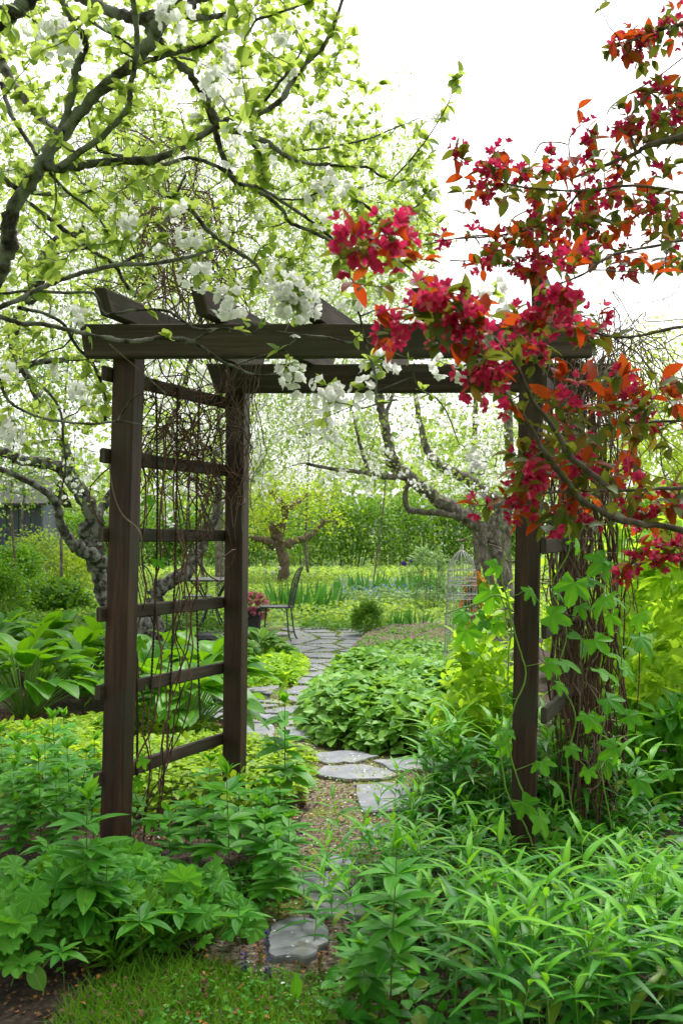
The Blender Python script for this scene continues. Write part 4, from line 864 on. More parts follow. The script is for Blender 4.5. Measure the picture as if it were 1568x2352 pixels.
for px, py, R_, h, n, lb in ((60, 1648, .62, .52, 70, 'large upright bright green hosta at the front left edge of the bed'), (185, 1600, .6, .45, 65, 'broad green hosta just left of the front arbor post'), (-30, 1570, .6, .5, 55, 'green hosta cut by the left edge of the photo'), (110, 1560, .6, .5, 60, 'green hosta behind the large left one'), (230, 1545, .5, .42, 50, 'hosta at the back of the left bed beside the post'), (20, 1530, .55, .45, 50, 'hosta at the back of the left bed near the edge'), (430, 1690, .5, .42, 60, 'lush hosta seen through the lower rungs'), (350, 1640, .45, .38, 45, 'hosta behind the left ropes'), (480, 1610, .5, .40, 50, 'hosta behind the right rope against the far post'), (400, 1570, .5, .38, 45, 'hosta at the foot of the leaning apple trunk')):
    hosta(px, py, R_, h, n, lb)
hosta(600, 1530, .42, .3, 70, 'variegated hosta with cream leaf edges under the iron chair', 'hostav', .17, None)
hosta(535, 1535, .4, .3, 60, 'variegated hosta half behind the far arbor post', 'hostav', .17, None)

# ------------------------------------------------------------------ iris clumps
def blades(name, px, py, R_, h, n, label, mat='iris', w=.028, flower=None, nf=3, group=None, lean=.25):
    c = G(px, py); r = empty(name, (c[0], c[1], 0), label=label, cat='plant', group=group); mb = MB()
    a = rng.uniform(0, 6.28, n); q = rng.random(n)**.5*R_; T_ = [leaf_t(5, w*1.5, .3, .06, .0, 1.1, power=.3), leaf_t(5, w*1.5, .35, .18, .0, 1.1, power=.3)]
    pos = np.stack([np.cos(a)*q, np.sin(a)*q*.6, 0*a-.01], 1); fw = norm(A([0, 0, 1.])+rdir(n)*A([1, 1, .1])*lean+pos*.8); place_mix(mb, T_, pos, fw, norm(rdir(n)*A([1, 1, 0])+1e-3), h*rng.uniform(.55, 1.1, n)); mb.obj('leaves', M[mat], r)
    if flower:
        st = A([[rng.normal()*R_*.4, 0, 0] for _ in range(nf)]); tp = st+A([[rng.normal()*.04, 0, h*rng.uniform(1.0, 1.25)] for _ in range(nf)])
        mb = MB(); tubes(mb, np.stack([st, (st+tp)/2+.01, tp], 1), .004, 5); mb.obj('flower_stalks', M['stemg'], r)
        mb = MB(); clusters(mb, tp, 3, .02, .06, PET, ymat=None); mb.obj('flowers', M[flower], r)
    return r
for a_ in ((690, 1410, .5, .62, 70, 'clump of sword leaved irises beside the iron chair', None), (650, 1405, .3, .5, 30, 'small iris clump behind the chair back', None), (740, 1400, .3, .5, 30, 'iris clump right of the chair', None), (845, 1375, .5, .6, 50, 'blue green iris clump in the middle of the border', None), (940, 1378, .5, .65, 60, 'iris clump with a violet bloom left of the wire obelisk', 'violet'), (985, 1385, .5, .6, 50, 'iris clump at the left of the wire obelisk with yellow buds', 'yolk'), (800, 1380, .4, .5, 40, 'pale iris clump at the left end of the border', None), (955, 1450, .25, .34, 26, 'small fan of iris blades near the path', None), (925, 1448, .2, .34, 18, 'short fan of iris blades left of its neighbour by the path', None)):
    blades('iris_clump', *a_[:6], w=.035, flower=a_[6], nf=2)
shrub(1095, 12.5, 1322, 32, 'orange flowered azalea right behind the wire obelisk', 'bggreen', 60, .05, jit=.03, flower='orange', fshare=.6, fs=.04)
# dandelion clocks
for px, py in ((610, 1312), (625, 1315), (640, 1305)):
    c = G(px, 1352); r = MB(); h = EYE+(HOR-py)/F*c[1]; tubes(r, A([[0, 0, 0], [.01, 0, h]]), .006, 5, mat=0); o = rdir(60); flowers(r, np.tile(A([[.01, 0, h]]), (14, 1)), rdir(14), .045, PETF, 1, None)
    o = r.obj('seed_head', [M['stemg'], M['petal']], label='tall dandelion seed head standing in the meadow', cat='plant', group='dandelion seed heads in the meadow'); o.location = (c[0], c[1], 0)

# ------------------------------------------------------------------ lilies
LT = [leaf_t(6, .18, .45, .25, .35, .9, cols=1), leaf_t(6, .20, .48, .42, .25, .9), leaf_t(6, .165, .42, .1, .45, .9)]
def lily_mesh(h, nw, ls, nleaf=9, top=True):
    st = MB(); lf = MB(); bend = rng.normal(size=2)*.03
    s = spline([[0, 0, 0], [bend[0]*.4, bend[1]*.4, h*.5], [bend[0], bend[1], h]], 14); tubes(st, s, np.linspace(.0048, .0026, 14), 6)
    zs = np.linspace(.42 if nw > 1 else .8, .86, nw)
    for k, z in enumerate(zs):
        p = s[int(z*13)]; m = nleaf-(k > 1)*2; a = np.arange(m)*2*math.pi/m+rng.uniform(0, 6)+rng.normal(size=m)*.15
        out = np.stack([np.cos(a), np.sin(a), .12+.28*k/max(1, nw-1)+rng.normal(size=m)*.14], 1)
        place_mix(lf, LT, np.tile(p, (m, 1))+rng.normal(size=(m, 3))*.004, norm(out), norm(A([0, 0, 1.])+rdir(m)*.2), ls*rng.uniform(.75, 1.1, m)*(1-.25*k/max(1, nw)))
    for j in range(5):
        p = s[int((.5+.09*j)*13)]; a = rng.uniform(0, 6); place_mix(lf, LT, p[None], norm(A([[math.cos(a), math.sin(a), .4]])), A([[0, 0, 1.]]), A([ls*.55]))
    if top:
        m = 8; a = rng.uniform(0, 6, m); out = np.stack([np.cos(a)*.5, np.sin(a)*.5, 1+0*a], 1); place_mix(lf, LT, np.tile(s[-1]-A([0, 0, .01]), (m, 1)), norm(out), norm(rdir(m)+A([0, 0, 1])), ls*rng.uniform(.3, .6, m), 1)
    return st.mesh('stem', M['stemr']), lf.mesh('leaves', [M['lily'], M['young']])
lm = [lily_mesh(1, 4, .28, 10), lily_mesh(1, 4, .26, 9), lily_mesh(1, 3, .30, 10), lily_mesh(1, 4, .28, 11), lily_mesh(1, 5, .27, 9)]
lowm = [lily_mesh(.6, 1, .28, 8, False), lily_mesh(.5, 1, .26, 7, False)]
def lily(px, py, ytop, label, group=None, kind=None, scale=None):
    c = G(px, py); h = (py-ytop)/F*c[1]; lo = kind is not None
    m = lowm[kind] if lo else lm[rnd.randrange(5)]
    r = empty('lily_plant', (c[0], c[1], 0), rnd.uniform(0, 6.28), label=label, cat='plant', group=group)
    r.scale = (max(h, .38)*1.12,)*2+(h,) if not lo else (scale,)*3
    for nm, me in (('stem', m[0]), ('leaves', m[1])):
        o = bpy.data.objects.new(nm, me); COL.objects.link(o); o.parent = r
    return r
LIL = [(655, 1900, 1612, 'tall lily with narrow whorled leaves standing alone in front of the path'), (528, 2060, 1775, 'lily with a bright leaf tuft just right of the rear left post'), (200, 2210, 1835, 'tall maroon stemmed lily in front of the foot of the left post'), (240, 2200, 1955, 'lily rising from the round lobed leaves left of centre'), (895, 2349, 1955, 'tall lily with a red brown stem at the edge of the arching shoots'), (845, 2330, 2160, 'short lily with broad whorl at the bottom edge near the path'), (605, 1960, 1800, 'leafy lily between the far left post and the path'), (610, 2060, 1880, 'dense whorled lily right of the bright tufted one'), (640, 2110, 1925, 'slender lily beside the near bare soil'), (470, 1960, 1745, 'dark leaved lily under the lowest rung'), (135, 1880, 1650, 'lily with pale top leaves left of the front post'), (105, 1930, 1690, 'lily in the left group nearest the edge of the hostas')]
for a_ in LIL: lily(*a_)
for px, py, yt in ((15, 1960, 1760), (50, 1900, 1700), (35, 2000, 1840), (160, 1950, 1720), (185, 1900, 1730), (215, 1960, 1800), (10, 1870, 1680), (60, 1840, 1670), (150, 1850, 1640), (590, 2010, 1840), (455, 2020, 1850), (665, 2030, 1880), (430, 1960, 1830), (310, 1940, 1820), (100, 1980, 1740), (140, 2000, 1780), (40, 1930, 1730), (215, 1880, 1700), (505, 2010, 1820), (545, 1980, 1800), (620, 2000, 1850), (395, 2000, 1860), (640, 1960, 1800)):
    lily(px+rnd.uniform(-5, 5), py, yt, 'green lily with whorled leaves in the crowd '+('left of the front left post' if px < 250 else 'between the left arbor posts and the path'), 'lilies around the left arbor posts')
for px, py, sc, lb in ((325, 2235, .40, 'low lily whorl standing just above the grass'), (552, 2210, .38, 'low lily whorl beside the near slab'), (150, 2300, .30, 'small lily seedling on the bare soil at the lower left'), (412, 2200, .38, 'low lily whorl in the shade of the lobed leaves'), (110, 2060, .4, 'low lily whorl at the left edge')):
    lily(px, py, py-100, lb, None, rnd.randrange(2), sc)

# ------------------------------------------------------------------ lady's mantle
MT = [radial_t(mantlefun, 46, 9, rings=3, droop=.12, pleat=.10, cup=.12), radial_t(mantlefun, 46, 9, rings=3, droop=.3, pleat=.09, cup=.12), radial_t(mantlefun, 46, 9, rings=3, droop=.0, pleat=.11, cup=.2)]
def mantle(px, py, R_, h, n, label, ls=.062):
    n = int(n*.78); h *= .88; c = G(px, py); r = empty('round_leaved_plant', (c[0], c[1], 0), label=label, cat='plant', group='round lobed plants at the lower left')
    a = rng.uniform(0, 6.28, n); q = rng.random(n)**.5; pos = np.stack([np.cos(a)*R_*q, np.sin(a)*R_*q*.8, h*(1-.5*q**2.5)*(1-.65*rng.random(n)**2)], 1)
    out = np.stack([np.cos(a)*q, np.sin(a)*q, 0*a], 1); up = norm(A([0, -.35, 1.])+out*.8+rdir(n)*.35); fw = norm(out+rdir(n)*.5)
    mb = MB(); base = pos*A([.3, .3, 0]); K = np.linspace(0, 1, 5)[None, :, None]; mid = base*.6+pos*.4+A([0, 0, .04]); tubes(mb, (1-K)**2*base[:, None]+2*K*(1-K)*mid[:, None]+K*K*pos[:, None], .0022, 5); mb.obj('stalks', M['stemg'], r)
    mb = MB(); place_mix(mb, MT, pos, fw, up, ls*rng.uniform(.55, 1.15, n)); mb.obj('leaves', M['mantle'], r)
for px, py, R_, h, n, lb in ((40, 2230, .24, .33, 46, 'clump of big round lobed leaves cut by the left edge'), (160, 2190, .25, .30, 50, 'clump of round lobed leaves left of the maroon stemmed lily'), (290, 2140, .25, .26, 50, 'clump of round lobed leaves between the two front lilies'), (400, 2130, .24, .22, 42, 'clump of round lobed leaves below the bare soil'), (110, 2110, .25, .24, 40, 'round lobed leaves behind the edge clump'), (460, 2170, .18, .2, 26, 'small shaded clump of lobed leaves beside the low lily'), (300, 2040, .2, .18, 22, 'pale young lobed leaves at the foot of the left post')):
    mantle(px, py, R_, h, n, lb)
mantle(0, 2270, .14, .24, 9, 'broad pleated bright leaves at the bottom left edge', .085)

# ------------------------------------------------------------------ arching shoots
ST_ = [leaf_t(8, .086, .35, .6, .3, 1.0), leaf_t(8, .094, .35, .85, .25, 1.0), leaf_t(8, .08, .4, .4, .35, 1.0), leaf_t(8, .09, .35, 1.1, .2, 1.0)]
def shoot_mesh(h, nl, ls):
    st = MB(); lf = MB(); b_ = rng.normal(size=2)*.04; yg = MB()
    s = spline([[0, 0, 0], [b_[0]*.3, b_[1]*.3, h*.5], [b_[0], b_[1], h]], 14); tubes(st, s, np.linspace(.003, .0014, 14), 5)
    k = np.linspace(.22, .99, nl); a = np.arange(nl)*2.4+rng.uniform(0, 6); pos = np.stack([np.interp(k*13, np.arange(14), s[:, i]) for i in range(3)], 1)
    el = .8+1.3*k**3+rng.normal(size=nl)*.12; out = np.stack([np.cos(a), np.sin(a), el], 1)
    sz = ls*rng.uniform(.75, 1.1, nl)*(1-.45*k**5); o_ = k < .74; up_ = norm(A([0, 0, 1.])-norm(out)*.5)
    place_mix(lf, ST_, pos[o_], norm(out[o_]), up_[o_], sz[o_], 0); place_mix(lf, ST_, pos[~o_], norm(out[~o_]), up_[~o_], sz[~o_], 1)
    return st.mesh('leafy_shoot', M['stemg']), lf.mesh('leaves', [M['shoot'], M['young']])
sm = [shoot_mesh(.5, 12, .22), shoot_mesh(.44, 11, .22), shoot_mesh(.56, 13, .21), shoot_mesh(.38, 10, .2), shoot_mesh(.48, 11, .23), shoot_mesh(.52, 13, .205)]
short = [shoot_mesh(.27, 10, .165), shoot_mesh(.23, 9, .16), shoot_mesh(.3, 10, .175)]
poly = [(.42, 2.3), (.30, 2.75), (.20, 3.1), (.10, 3.5), (.05, 3.8), (.3, 4.1), (.42, 4.9), (.5, 5.3), (.9, 5.2), (1.35, 4.6), (1.5, 4.0), (1.4, 3.3), (1.25, 2.3)]
q = region(poly, 270)
q = q[~((np.abs(q[:, 0]-.735) < .09) & (np.abs(q[:, 1]-4.03) < .1))]
ns = 0
for x, y in q:
    low = 3.15 < y < 4.45 and x > .5; m = short[rnd.randrange(3)] if low else sm[rnd.randrange(6)]
    o = bpy.data.objects.new('leafy_shoot', m[0]); COL.objects.link(o); l_ = bpy.data.objects.new('leaves', m[1]); COL.objects.link(l_); l_.parent = o
    s_ = rnd.uniform(.8, 1.1)*(.62 if x < .35 and y > 2.9 else .95 if y > 4.45 else (.6 if x > .5 else .6) if y > 3.15 else .76)
    o.location = (x, y, -.01); o.rotation_euler = (rnd.gauss(0, .07), rnd.gauss(0, .07), rnd.uniform(0, 6.28)); o.scale = (s_,)*3
    z_ = 'behind the right front post' if y > 4.1 else 'around the foot of the right front post' if y > 3.15 and x > .45 else 'along the right edge of the near path' if x < .5 else 'at the right corner of the photo' if x > .95 else 'at the bottom edge right of the tall lily'
    tag(o, 'upright green shoot with narrow arching leaves '+z_, 'plant', 'arching leafy shoots at the lower right'); ns += 1
# lower bright shoots left of the near patch and the loose ones by the path
for px, py in ((700, 2140), (720, 2180), (760, 2100), (740, 2060), (790, 2000), (800, 2120), (830, 2200), (770, 2230), (820, 2050), (905, 1900), (930, 1930), (950, 1870), (860, 1960)):
    c = G(px, py); m = sm[rnd.randrange(6)]; o = bpy.data.objects.new('leafy_shoot', m[0]); COL.objects.link(o); l_ = bpy.data.objects.new('leaves', m[1]); COL.objects.link(l_); l_.parent = o
    o.location = (c[0], c[1], 0); o.rotation_euler = (rnd.gauss(0, .05), rnd.gauss(0, .05), rnd.uniform(0, 6)); s_ = rnd.uniform(.5, .72); o.scale = (s_,)*3
    tag(o, 'thin leafy shoot growing between the near path slabs', 'plant', 'thin shoots between the near slabs')

# ------------------------------------------------------------------ grass, seedlings, bugle spikes
def grassy(name, label, poly, n, h, w=.012, mat='grass'):
    q = region(A(gp(poly)), n); mb = MB(); T_ = [leaf_t(4, w/.1*.35, .3, .3, 0, 1.2, power=.3), leaf_t(4, w/.1*.35, .3, .8, 0, 1.2, power=.3)]
    place_mix(mb, T_, np.column_stack([q, np.zeros(n)]), norm(A([0, 0, 1.])+rdir(n)*.8), norm(rdir(n)*A([1, 1, 0])+1e-3), h*rng.uniform(.4, 1.15, n)); return mb.obj(name, M[mat], label=label, cat='grass', kind='stuff')
grassy('grass', 'fresh green grass along the bottom left edge of the bed', [(90, 2420), (170, 2290), (330, 2215), (480, 2225), (640, 2270), (740, 2320), (760, 2420)], 5600, .065, .008)
grassy('grass', 'thin grass and weeds between the short grass and the path', [(480, 2240), (700, 2250), (900, 2330), (900, 2420), (560, 2420)], 1500, .06, .008)
grassy('grass', 'tall soft grass tuft under the lily whorl', [(240, 2230), (380, 2190), (390, 2150), (250, 2180)], 1100, .19, .009)
cover('weed_seedlings', 'tiny dark weed seedlings in the grass', [(300, 2420), (380, 2260), (560, 2230), (760, 2260), (900, 2420)], 450, .03, [leaf_t(3, .45, .5, .2, .2), AL[0]], .02, 'lily', .5)
cover('low_weeds', 'low green weeds under the lilies', [(0, 2120), (560, 2140), (690, 2060), (600, 1980), (400, 2060), (0, 2000)], 1300, .06, AL, .035, 'lily', .5)
cover('low_weeds', 'shaded low leaves beneath the arching shoots', [(720, 2420), (1700, 2420), (1700, 1880), (1160, 1800), (960, 1800), (900, 1960), (800, 2200)], 3000, .08, AL, .06, 'shoot', .5)
for px, py in ((560, 2262), (615, 2272), (598, 2240), (735, 2262), (470, 2322), (612, 2215)):
    c = G(px, py); mb = MB(); h = rnd.uniform(.07, .11); tubes(mb, A([[0, 0, 0], [0, 0, h*.5], [.004, 0, h]]), .002, 5); n = 46; zz = rng.uniform(.3, 1, n)*h; a = rng.uniform(0, 6.28, n)
    place_mix(mb, FL, np.stack([0*a, 0*a, zz], 1), norm(np.stack([np.cos(a), np.sin(a), .5+0*a], 1)), norm(A([0, 0, 1.])+rdir(n)*.2), .014, 1)
    o = mb.obj('bugle_flower', [M['stemg'], M['violet'] if rnd.random() < .5 else M['litter']], label='small dark violet bugle spike at the edge of the grass', cat='flower', group='bugle spikes in the grass'); o.location = (c[0], c[1], 0)
c = G(678, 2325); mb = MB(); tubes(mb, A([[0, 0, 0], [0, 0, .03], [0, 0, .05]]), .002, 5); place(mb, leaf_t(7, .22, .5, .12, .3, 1), A([[0, 0, .03]]), A([[.05, 0, 1.]]), A([[.3, -1, .1]]), A([.08]), 1); o = mb.obj('broad_leaf_seedling', [M['stemg'], M['hop']], label='single upright pale oval leaf in the grass at bottom centre', cat='plant'); o.location = tuple(c)
c = G(100, 2300); mb = MB(); tubes(mb, A([[0, 0, 0], [0, 0, .03], [0, 0, .05]]), .002, 5); place(mb, leaf_t(7, .3, .5, .12, .3, 1), A([[0, 0, .03]]), A([[-.4, 0, .8]]), A([[.3, -1, .5]]), A([.09]), 1); o = mb.obj('broad_leaf_seedling', [M['stemg'], M['brunnera']], label='pale oval leaf standing on the bare soil at the lower left', cat='plant'); o.location = tuple(c)

# ------------------------------------------------------------------ golden shrub and undergrowth at right
def mass(name, label, pts, leafm, ls, Ts, base, cat='shrub', per=5, jit=.03, stem='stemg', rk=(.002, .003)):
    r = empty(name, (0, 0, 0), label=label, cat=cat); mb = MB(); b_ = A(base, float)
    s = []
    for q in b_:
        t = pts[np.argmin(np.linalg.norm(pts[:, :2]-q[:2], axis=1))]; tp = A([q[0], q[1], pts[:, 2].max()*.7]); l_ = spline([[*q, .006], [*(q*.5+tp*.5+rng.normal(size=3)*.05), .005], [*tp, .003]], 16); s.append(l_); tubes(mb, l_[:, :3], l_[:, 3], 5)
    s = np.vstack(s); PPx, RRx = grow(s[:, :3], s[:, 3], pts, rk=rk, rend=.0015, wob=.1, sag=.1); tubes(mb, PPx, RRx, 4); mb.obj('stems', M[stem], r)
    mb = MB(); twig_leaves(mb, Ts, PPx, (1.0, .8, .55), per, ls, jit=jit, up=.3); mb.obj('foliage', M[leafm], r); return r
OV = [leaf_t(5, .28, .42, .3, .3), leaf_t(5, .32, .42, .5, .2), leaf_t(5, .25, .42, .1, .4)]
pts = np.vstack([pxcloud([(1095, 1400), (1165, 1330), (1180, 1720), (1040, 1740), (1000, 1660), (1040, 1560)], 80, 5.0, 6.4)])
mass('golden_shrub', 'lime yellow shrub leaning over the mound left of the right post', pts, 'golden', .095, OV, [(1.05, 6.0, 0), (.95, 5.5, 0), (1.3, 6.0, 0)])
pts = pxcloud([(1260, 1260), (1640, 1180), (1640, 1640), (1450, 1660), (1260, 1500)], 210, 5.2, 7.6)
mass('golden_shrub', 'big lime yellow shrub right of the dry vine bundle', pts, 'golden', .12, OV, [(1.5, 6, 0), (1.9, 6.5, 0), (2.3, 6.2, 0), (1.7, 7, 0)])
pts = pxcloud([(1390, 1600), (1640, 1580), (1640, 1900), (1420, 1900)], 100, 4.9, 5.8)
mass('dark_shrub', 'shaded dark green leafy shrub below the golden one at the right', pts, 'hop', .10, OV, [(1.6, 5.4, 0), (1.8, 5.3, 0), (1.5, 5.6, 0)], stem='stemg')

# ------------------------------------------------------------------ dry vines
def wander(starts, ends, K=14, amp=.05, loops=0.0):
    n = len(starts); t = np.linspace(0, 1, K)[None, :, None]; c = starts[:, None]+(ends-starts)[:, None]*t
    w = np.cumsum(rng.normal(size=(n, K, 3)), 1); w -= w[:, :1]*(1-t)+w[:, -1:]*t; w = w-(w[:, -1:]*t)
    ph = rng.uniform(0, 6.28, (n, 1, 1)); c = c+w*amp*.35
    if loops: c = c+np.concatenate([np.sin(t*9+ph), np.cos(t*7+ph), np.sin(t*11+ph*2)], 2)*loops*np.sin(t*math.pi)
    # smooth resample
    out = np.stack([spline(x, K*2) for x in c]); return out
r = empty('dry_vine', (-.75, 4.5, 0), label='tangle of dry brown climber stems on the left ladder side of the arbor', cat='vine'); inv = A([.75, -4.5, 0])
mb = MB(); n = 80
s0 = A([onpanel(rng.uniform(.08, .95), rng.uniform(1.15, 1.95), -.05+rng.normal()*.05) for _ in range(n)]); e0 = A([onpanel(rng.uniform(.05, 1.0), rng.uniform(1.5, 2.3), rng.normal()*.06) for _ in range(n)])
w_ = wander(s0, e0, 10, .10, .06); tubes(mb, w_+inv, rng.uniform(.0014, .0034, (n, 1)), 4)
n = 11; s0 = A([onpanel(rng.uniform(.05, .4), rng.uniform(-.02, .3), -.06+rng.normal()*.03) for _ in range(n)]); e0 = A([onpanel(rng.uniform(.1, .9), rng.uniform(1.4, 2.2), rng.normal()*.05) for _ in range(n)])
w_ = wander(s0, e0, 14, .08, .03); tubes(mb, w_+inv, rng.uniform(.0018, .0045, (n, 1)), 5); mb.obj('stems', M['vine'], r)
# crown of that climber hanging in the apple tree
mb = MB(); n = 140; c0 = pxcloud([(230, 330), (430, 300), (560, 560), (600, 700), (300, 700)], n, 4.3, 5.2); d_ = rdir(n)*A([.25, .25, .18]); w_ = wander(c0-d_, c0+d_, 10, .08, .06); tubes(mb, w_+inv, rng.uniform(.0011, .0028, (n, 1)), 4)
n = 30; c0 = A([onpanel(rng.uniform(.1, 1), 2.15, 0) for _ in range(n)]); e0 = pxcloud([(250, 350), (520, 380), (560, 650), (280, 650)], n, 4.4, 5.1); tubes(mb, wander(c0, e0, 10, .06, .04)+inv, rng.uniform(.002, .004, (n, 1)), 5)
mb.obj('hanging_stems', M['vine'], r)
# draped over far left post and rear beam
mb = MB(); n = 24; c0 = A([P(rng.uniform(500, 600), rng.uniform(800, 860), 4.9) for _ in range(n)]); e0 = A([P(rng.uniform(520, 590), rng.uniform(950, 1250), 4.88) for _ in range(n)]); tubes(mb, wander(c0, e0, 10, .04, .03)+inv, rng.uniform(.0014, .003, (n, 1)), 4)
s = spline([CP(3, 500, 330, 3.86), CP(3, 580, 400, 3.88), CP(3, 660, 470, 3.92), CP(3, 760, 560, 4.2)], 30); tubes(mb, s+inv, .003, 5)
s = spline([CP(3, 500, 880, 3.95), CP(3, 520, 1010, 3.93), CP(3, 560, 1110, 3.93), CP(3, 640, 1190, 3.93), CP(3, 650, 1300, 3.95)], 30); tubes(mb, s+inv, .0032, 5)
mb.obj('draped_stems', M['vinepale'], r)
mb = MB(); q = A([CP(k, x, y, d) for k, x, y, d in ((5, 650, 540, 4.2), (5, 720, 170, 4.3), (5, 660, 1080, 4.2), (5, 760, 870, 4.4), (5, 790, 900, 4.4), (5, 640, 1180, 4.1), (5, 640, 730, 4.3), (7, 690, 210, 4.0), (3, 690, 1040, 4.3))])
HOP = [radial_t(hopfun, 70, 5, span=5.0, rings=3, droop=.25, pleat=.05), radial_t(hopfun, 70, 5, span=5.0, rings=3, droop=.5, pleat=.05), radial_t(hopfun, 70, 5, span=5.0, rings=3, droop=.1, pleat=.08)]
fw = norm(rdir(len(q))*A([1, .3, .3])+A([0, -.3, -.5])); place_mix(mb, HOP, q+inv, fw, norm(A([0, -.8, .8])+rdir(len(q))*.3), .05); mb.obj('leaves', M['hop'], r)
# right bundle
r = empty('dry_vine', (1.1, 4.7, 0), label='thick bundle of dry red brown stems wrapped round the right side of the arbor', cat='vine'); inv = A([-1.1, -4.7, 0])
mb = MB(); n = 80; xb_ = rng.uniform(1278, 1400, n); db = rng.uniform(4.35, 4.95, n); s0 = A([P(x-rng.normal()*12, 1500, d) for x, d in zip(xb_, db)]); s0[:, 2] = -.02; s0[:, 0] += .04
e0 = A([P(x+rng.normal()*25, rng.uniform(800, 1150), d) for x, d in zip(xb_, db)]); w_ = wander(s0, e0, 16, .06, .02); tubes(mb, w_+inv, rng.uniform(.0022, .0058, (n, 1)), 5)
mb.obj('stems', M['vine'], r)
mb = MB(); n = 60; s0 = A([P(rng.uniform(1240, 1420), rng.uniform(1000, 1900), rng.uniform(4.15, 4.6)) for _ in range(n)]); e0 = s0+A([0, 0, .5])+rng.normal(size=(n, 3))*A([.12, .1, .3]); e0[:, 2] = np.clip(e0[:, 2], .1, 2.3); s0[:, 2] = np.maximum(s0[:, 2], .02); tubes(mb, wander(s0, e0, 12, .05, .03)+inv, rng.uniform(.0014, .0032, (n, 1)), 4)
n = 110; s0 = A([P(rng.uniform(1270, 1430), rng.uniform(760, 1000), rng.uniform(4.3, 5.1)) for _ in range(n)]); a = rng.uniform(0, 6.28, n)
e0 = s0+np.stack([rng.uniform(-.1, .55, n), rng.normal(size=n)*.15, rng.uniform(-.35, .12, n)], 1); w_ = wander(s0, e0, 10, .07, .05); w_[:, :, 2] += .16*np.sin(np.linspace(0, 1, w_.shape[1])*math.pi)[None]; tubes(mb, w_+inv, rng.uniform(.0013, .003, (n, 1)), 4)
for k, pl in ((2, [(1568, 262), (1440, 360), (1350, 412), (1280, 455), (1235, 492), (1220, 520)]), (2, [(1090, 780), (1055, 740), (1045, 660), (1060, 610), (1100, 570)]), (2, [(500, 1190), (600, 1190), (700, 1140), (760, 1070), (790, 1000), (860, 960)]), (2, [(380, 1120), (480, 1100), (600, 1080), (720, 1075)]), (2, [(890, 700), (920, 655), (990, 650), (1040, 660)]), (2, [(900, 1120), (960, 1050), (1000, 980), (1010, 900)])):
    s = spline([CP(k, x, y, 3.0) for x, y in pl], 30); tubes(mb, s+inv, .0024, 5)
mb.obj('loose_stems', M['vinepale'], r)

# ------------------------------------------------------------------ hop climber with lobed leaves on the right post
r = empty('hop_vine', (.78, 3.9, 0), label='green hop climber with large lobed leaves twining up the right arbor post', cat='vine'); inv = A([-.78, -3.9, 0])
mb = MB(); sk = []
for k, pl, d in ((6, [(880, 1480), (840, 1380), (790, 1300), (750, 1180), (735, 1040), (740, 900), (760, 760), (765, 640), (780, 500), (775, 400), (750, 300), (740, 210), (790, 120)], 3.9), (6, [(960, 1500), (900, 1380), (860, 1280), (800, 1140), (770, 1000), (790, 860), (850, 700), (830, 600), (800, 480), (770, 360)], 3.93), (6, [(1080, 1500), (1060, 1300), (1040, 1100), (1080, 900), (1000, 700), (1040, 500), (980, 300), (1060, 120), (1020, -60)], 4.1), (6, [(1240, 1400), (1200, 1200), (1180, 1000), (1270, 700), (1270, 500), (1230, 300), (1190, 100)], 4.2), (6, [(770, 360), (720, 340), (640, 380), (560, 400), (480, 430)], 4.0)):
    s = spline([[*CP(k, x, y, d), .0032] for x, y in pl], 60); s[:, :3] += np.cumsum(rng.normal(size=(60, 3)), 0)*.0012; s[:, 2] = np.maximum(s[:, 2], -.01); sk.append(s); tubes(mb, s[:, :3]+inv, s[:, 3], 6)
s = np.vstack(sk)
HL = [(890, 330, .085), (1110, 120, .11), (1180, 200, .10), (700, 215, .075), (690, 350, .085), (590, 540, .10), (640, 490, .10), (710, 480, .07), (985, 670, .095), (1060, 650, .09), (790, 810, .07), (850, 810, .075), (760, 970, .065), (750, 1040, .07), (690, 1095, .075), (1170, 930, .08), (1130, 900, .06), (1260, 830, .095), (1230, 700, .10), (1120, 540, .11), (1190, 560, .09), (1000, 440, .085), (1160, 270, .09), (1190, 380, .10), (930, 1120, .08), (1020, 1230, .085), (860, 1310, .08), (1240, 1050, .08), (1220, 1110, .08), (1070, 1050, .06), (930, 1380, .08), (1060, 1410, .07), (1010, 1460, .07), (1330, 700, .09), (1300, 620, .1), (1400, 560, .1), (1360, 460, .1), (1230, 470, .1), (1100, 400, .09), (1060, 320, .1), (1270, 350, .1), (1130, 1160, .06), (1350, 900, .08), (700, 1290, .06), (720, 1390, .06), (1390, 1200, .09), (1480, 1150, .08), (1020, 750, .06), (640, 600, .07), (540, 430, .08)]
hp = A([CP(6, x, y, rnd.uniform(3.75, 4.05) if x < 1080 else rnd.uniform(3.85, 4.35)) for x, y, _ in HL]); hsz = A([z*.92 for *_, z in HL])
fw = norm(rdir(len(hp))*A([.9, .25, .3])+A([.25, -.35, -.45])); ctr = hp-fw*hsz[:, None]*.45
PPx, RRx = grow(s[:, :3], s[:, 3], ctr, rk=(.0016, .001), rend=.0013, wob=.08, srt=False); tubes(mb, PPx+inv, RRx, 4); mb.obj('stems', M['stemg'], r)
mb = MB(); place_mix(mb, HOP, ctr+inv, fw, norm(A([.1, -.5, .9])+rdir(len(hp))*.75), hsz*rng.uniform(.75, 1.15, len(hp)))
extra = PPx[rng.random(len(PPx)) < .2][:, 3]; n = len(extra); place_mix(mb, HOP, extra+inv, norm(rdir(n)*A([1, .5, .3])+A([0, 0, -.3])), norm(A([0, -.5, 1.])+rdir(n)*.4), .04); mb.obj('leaves', M['hop'], r)

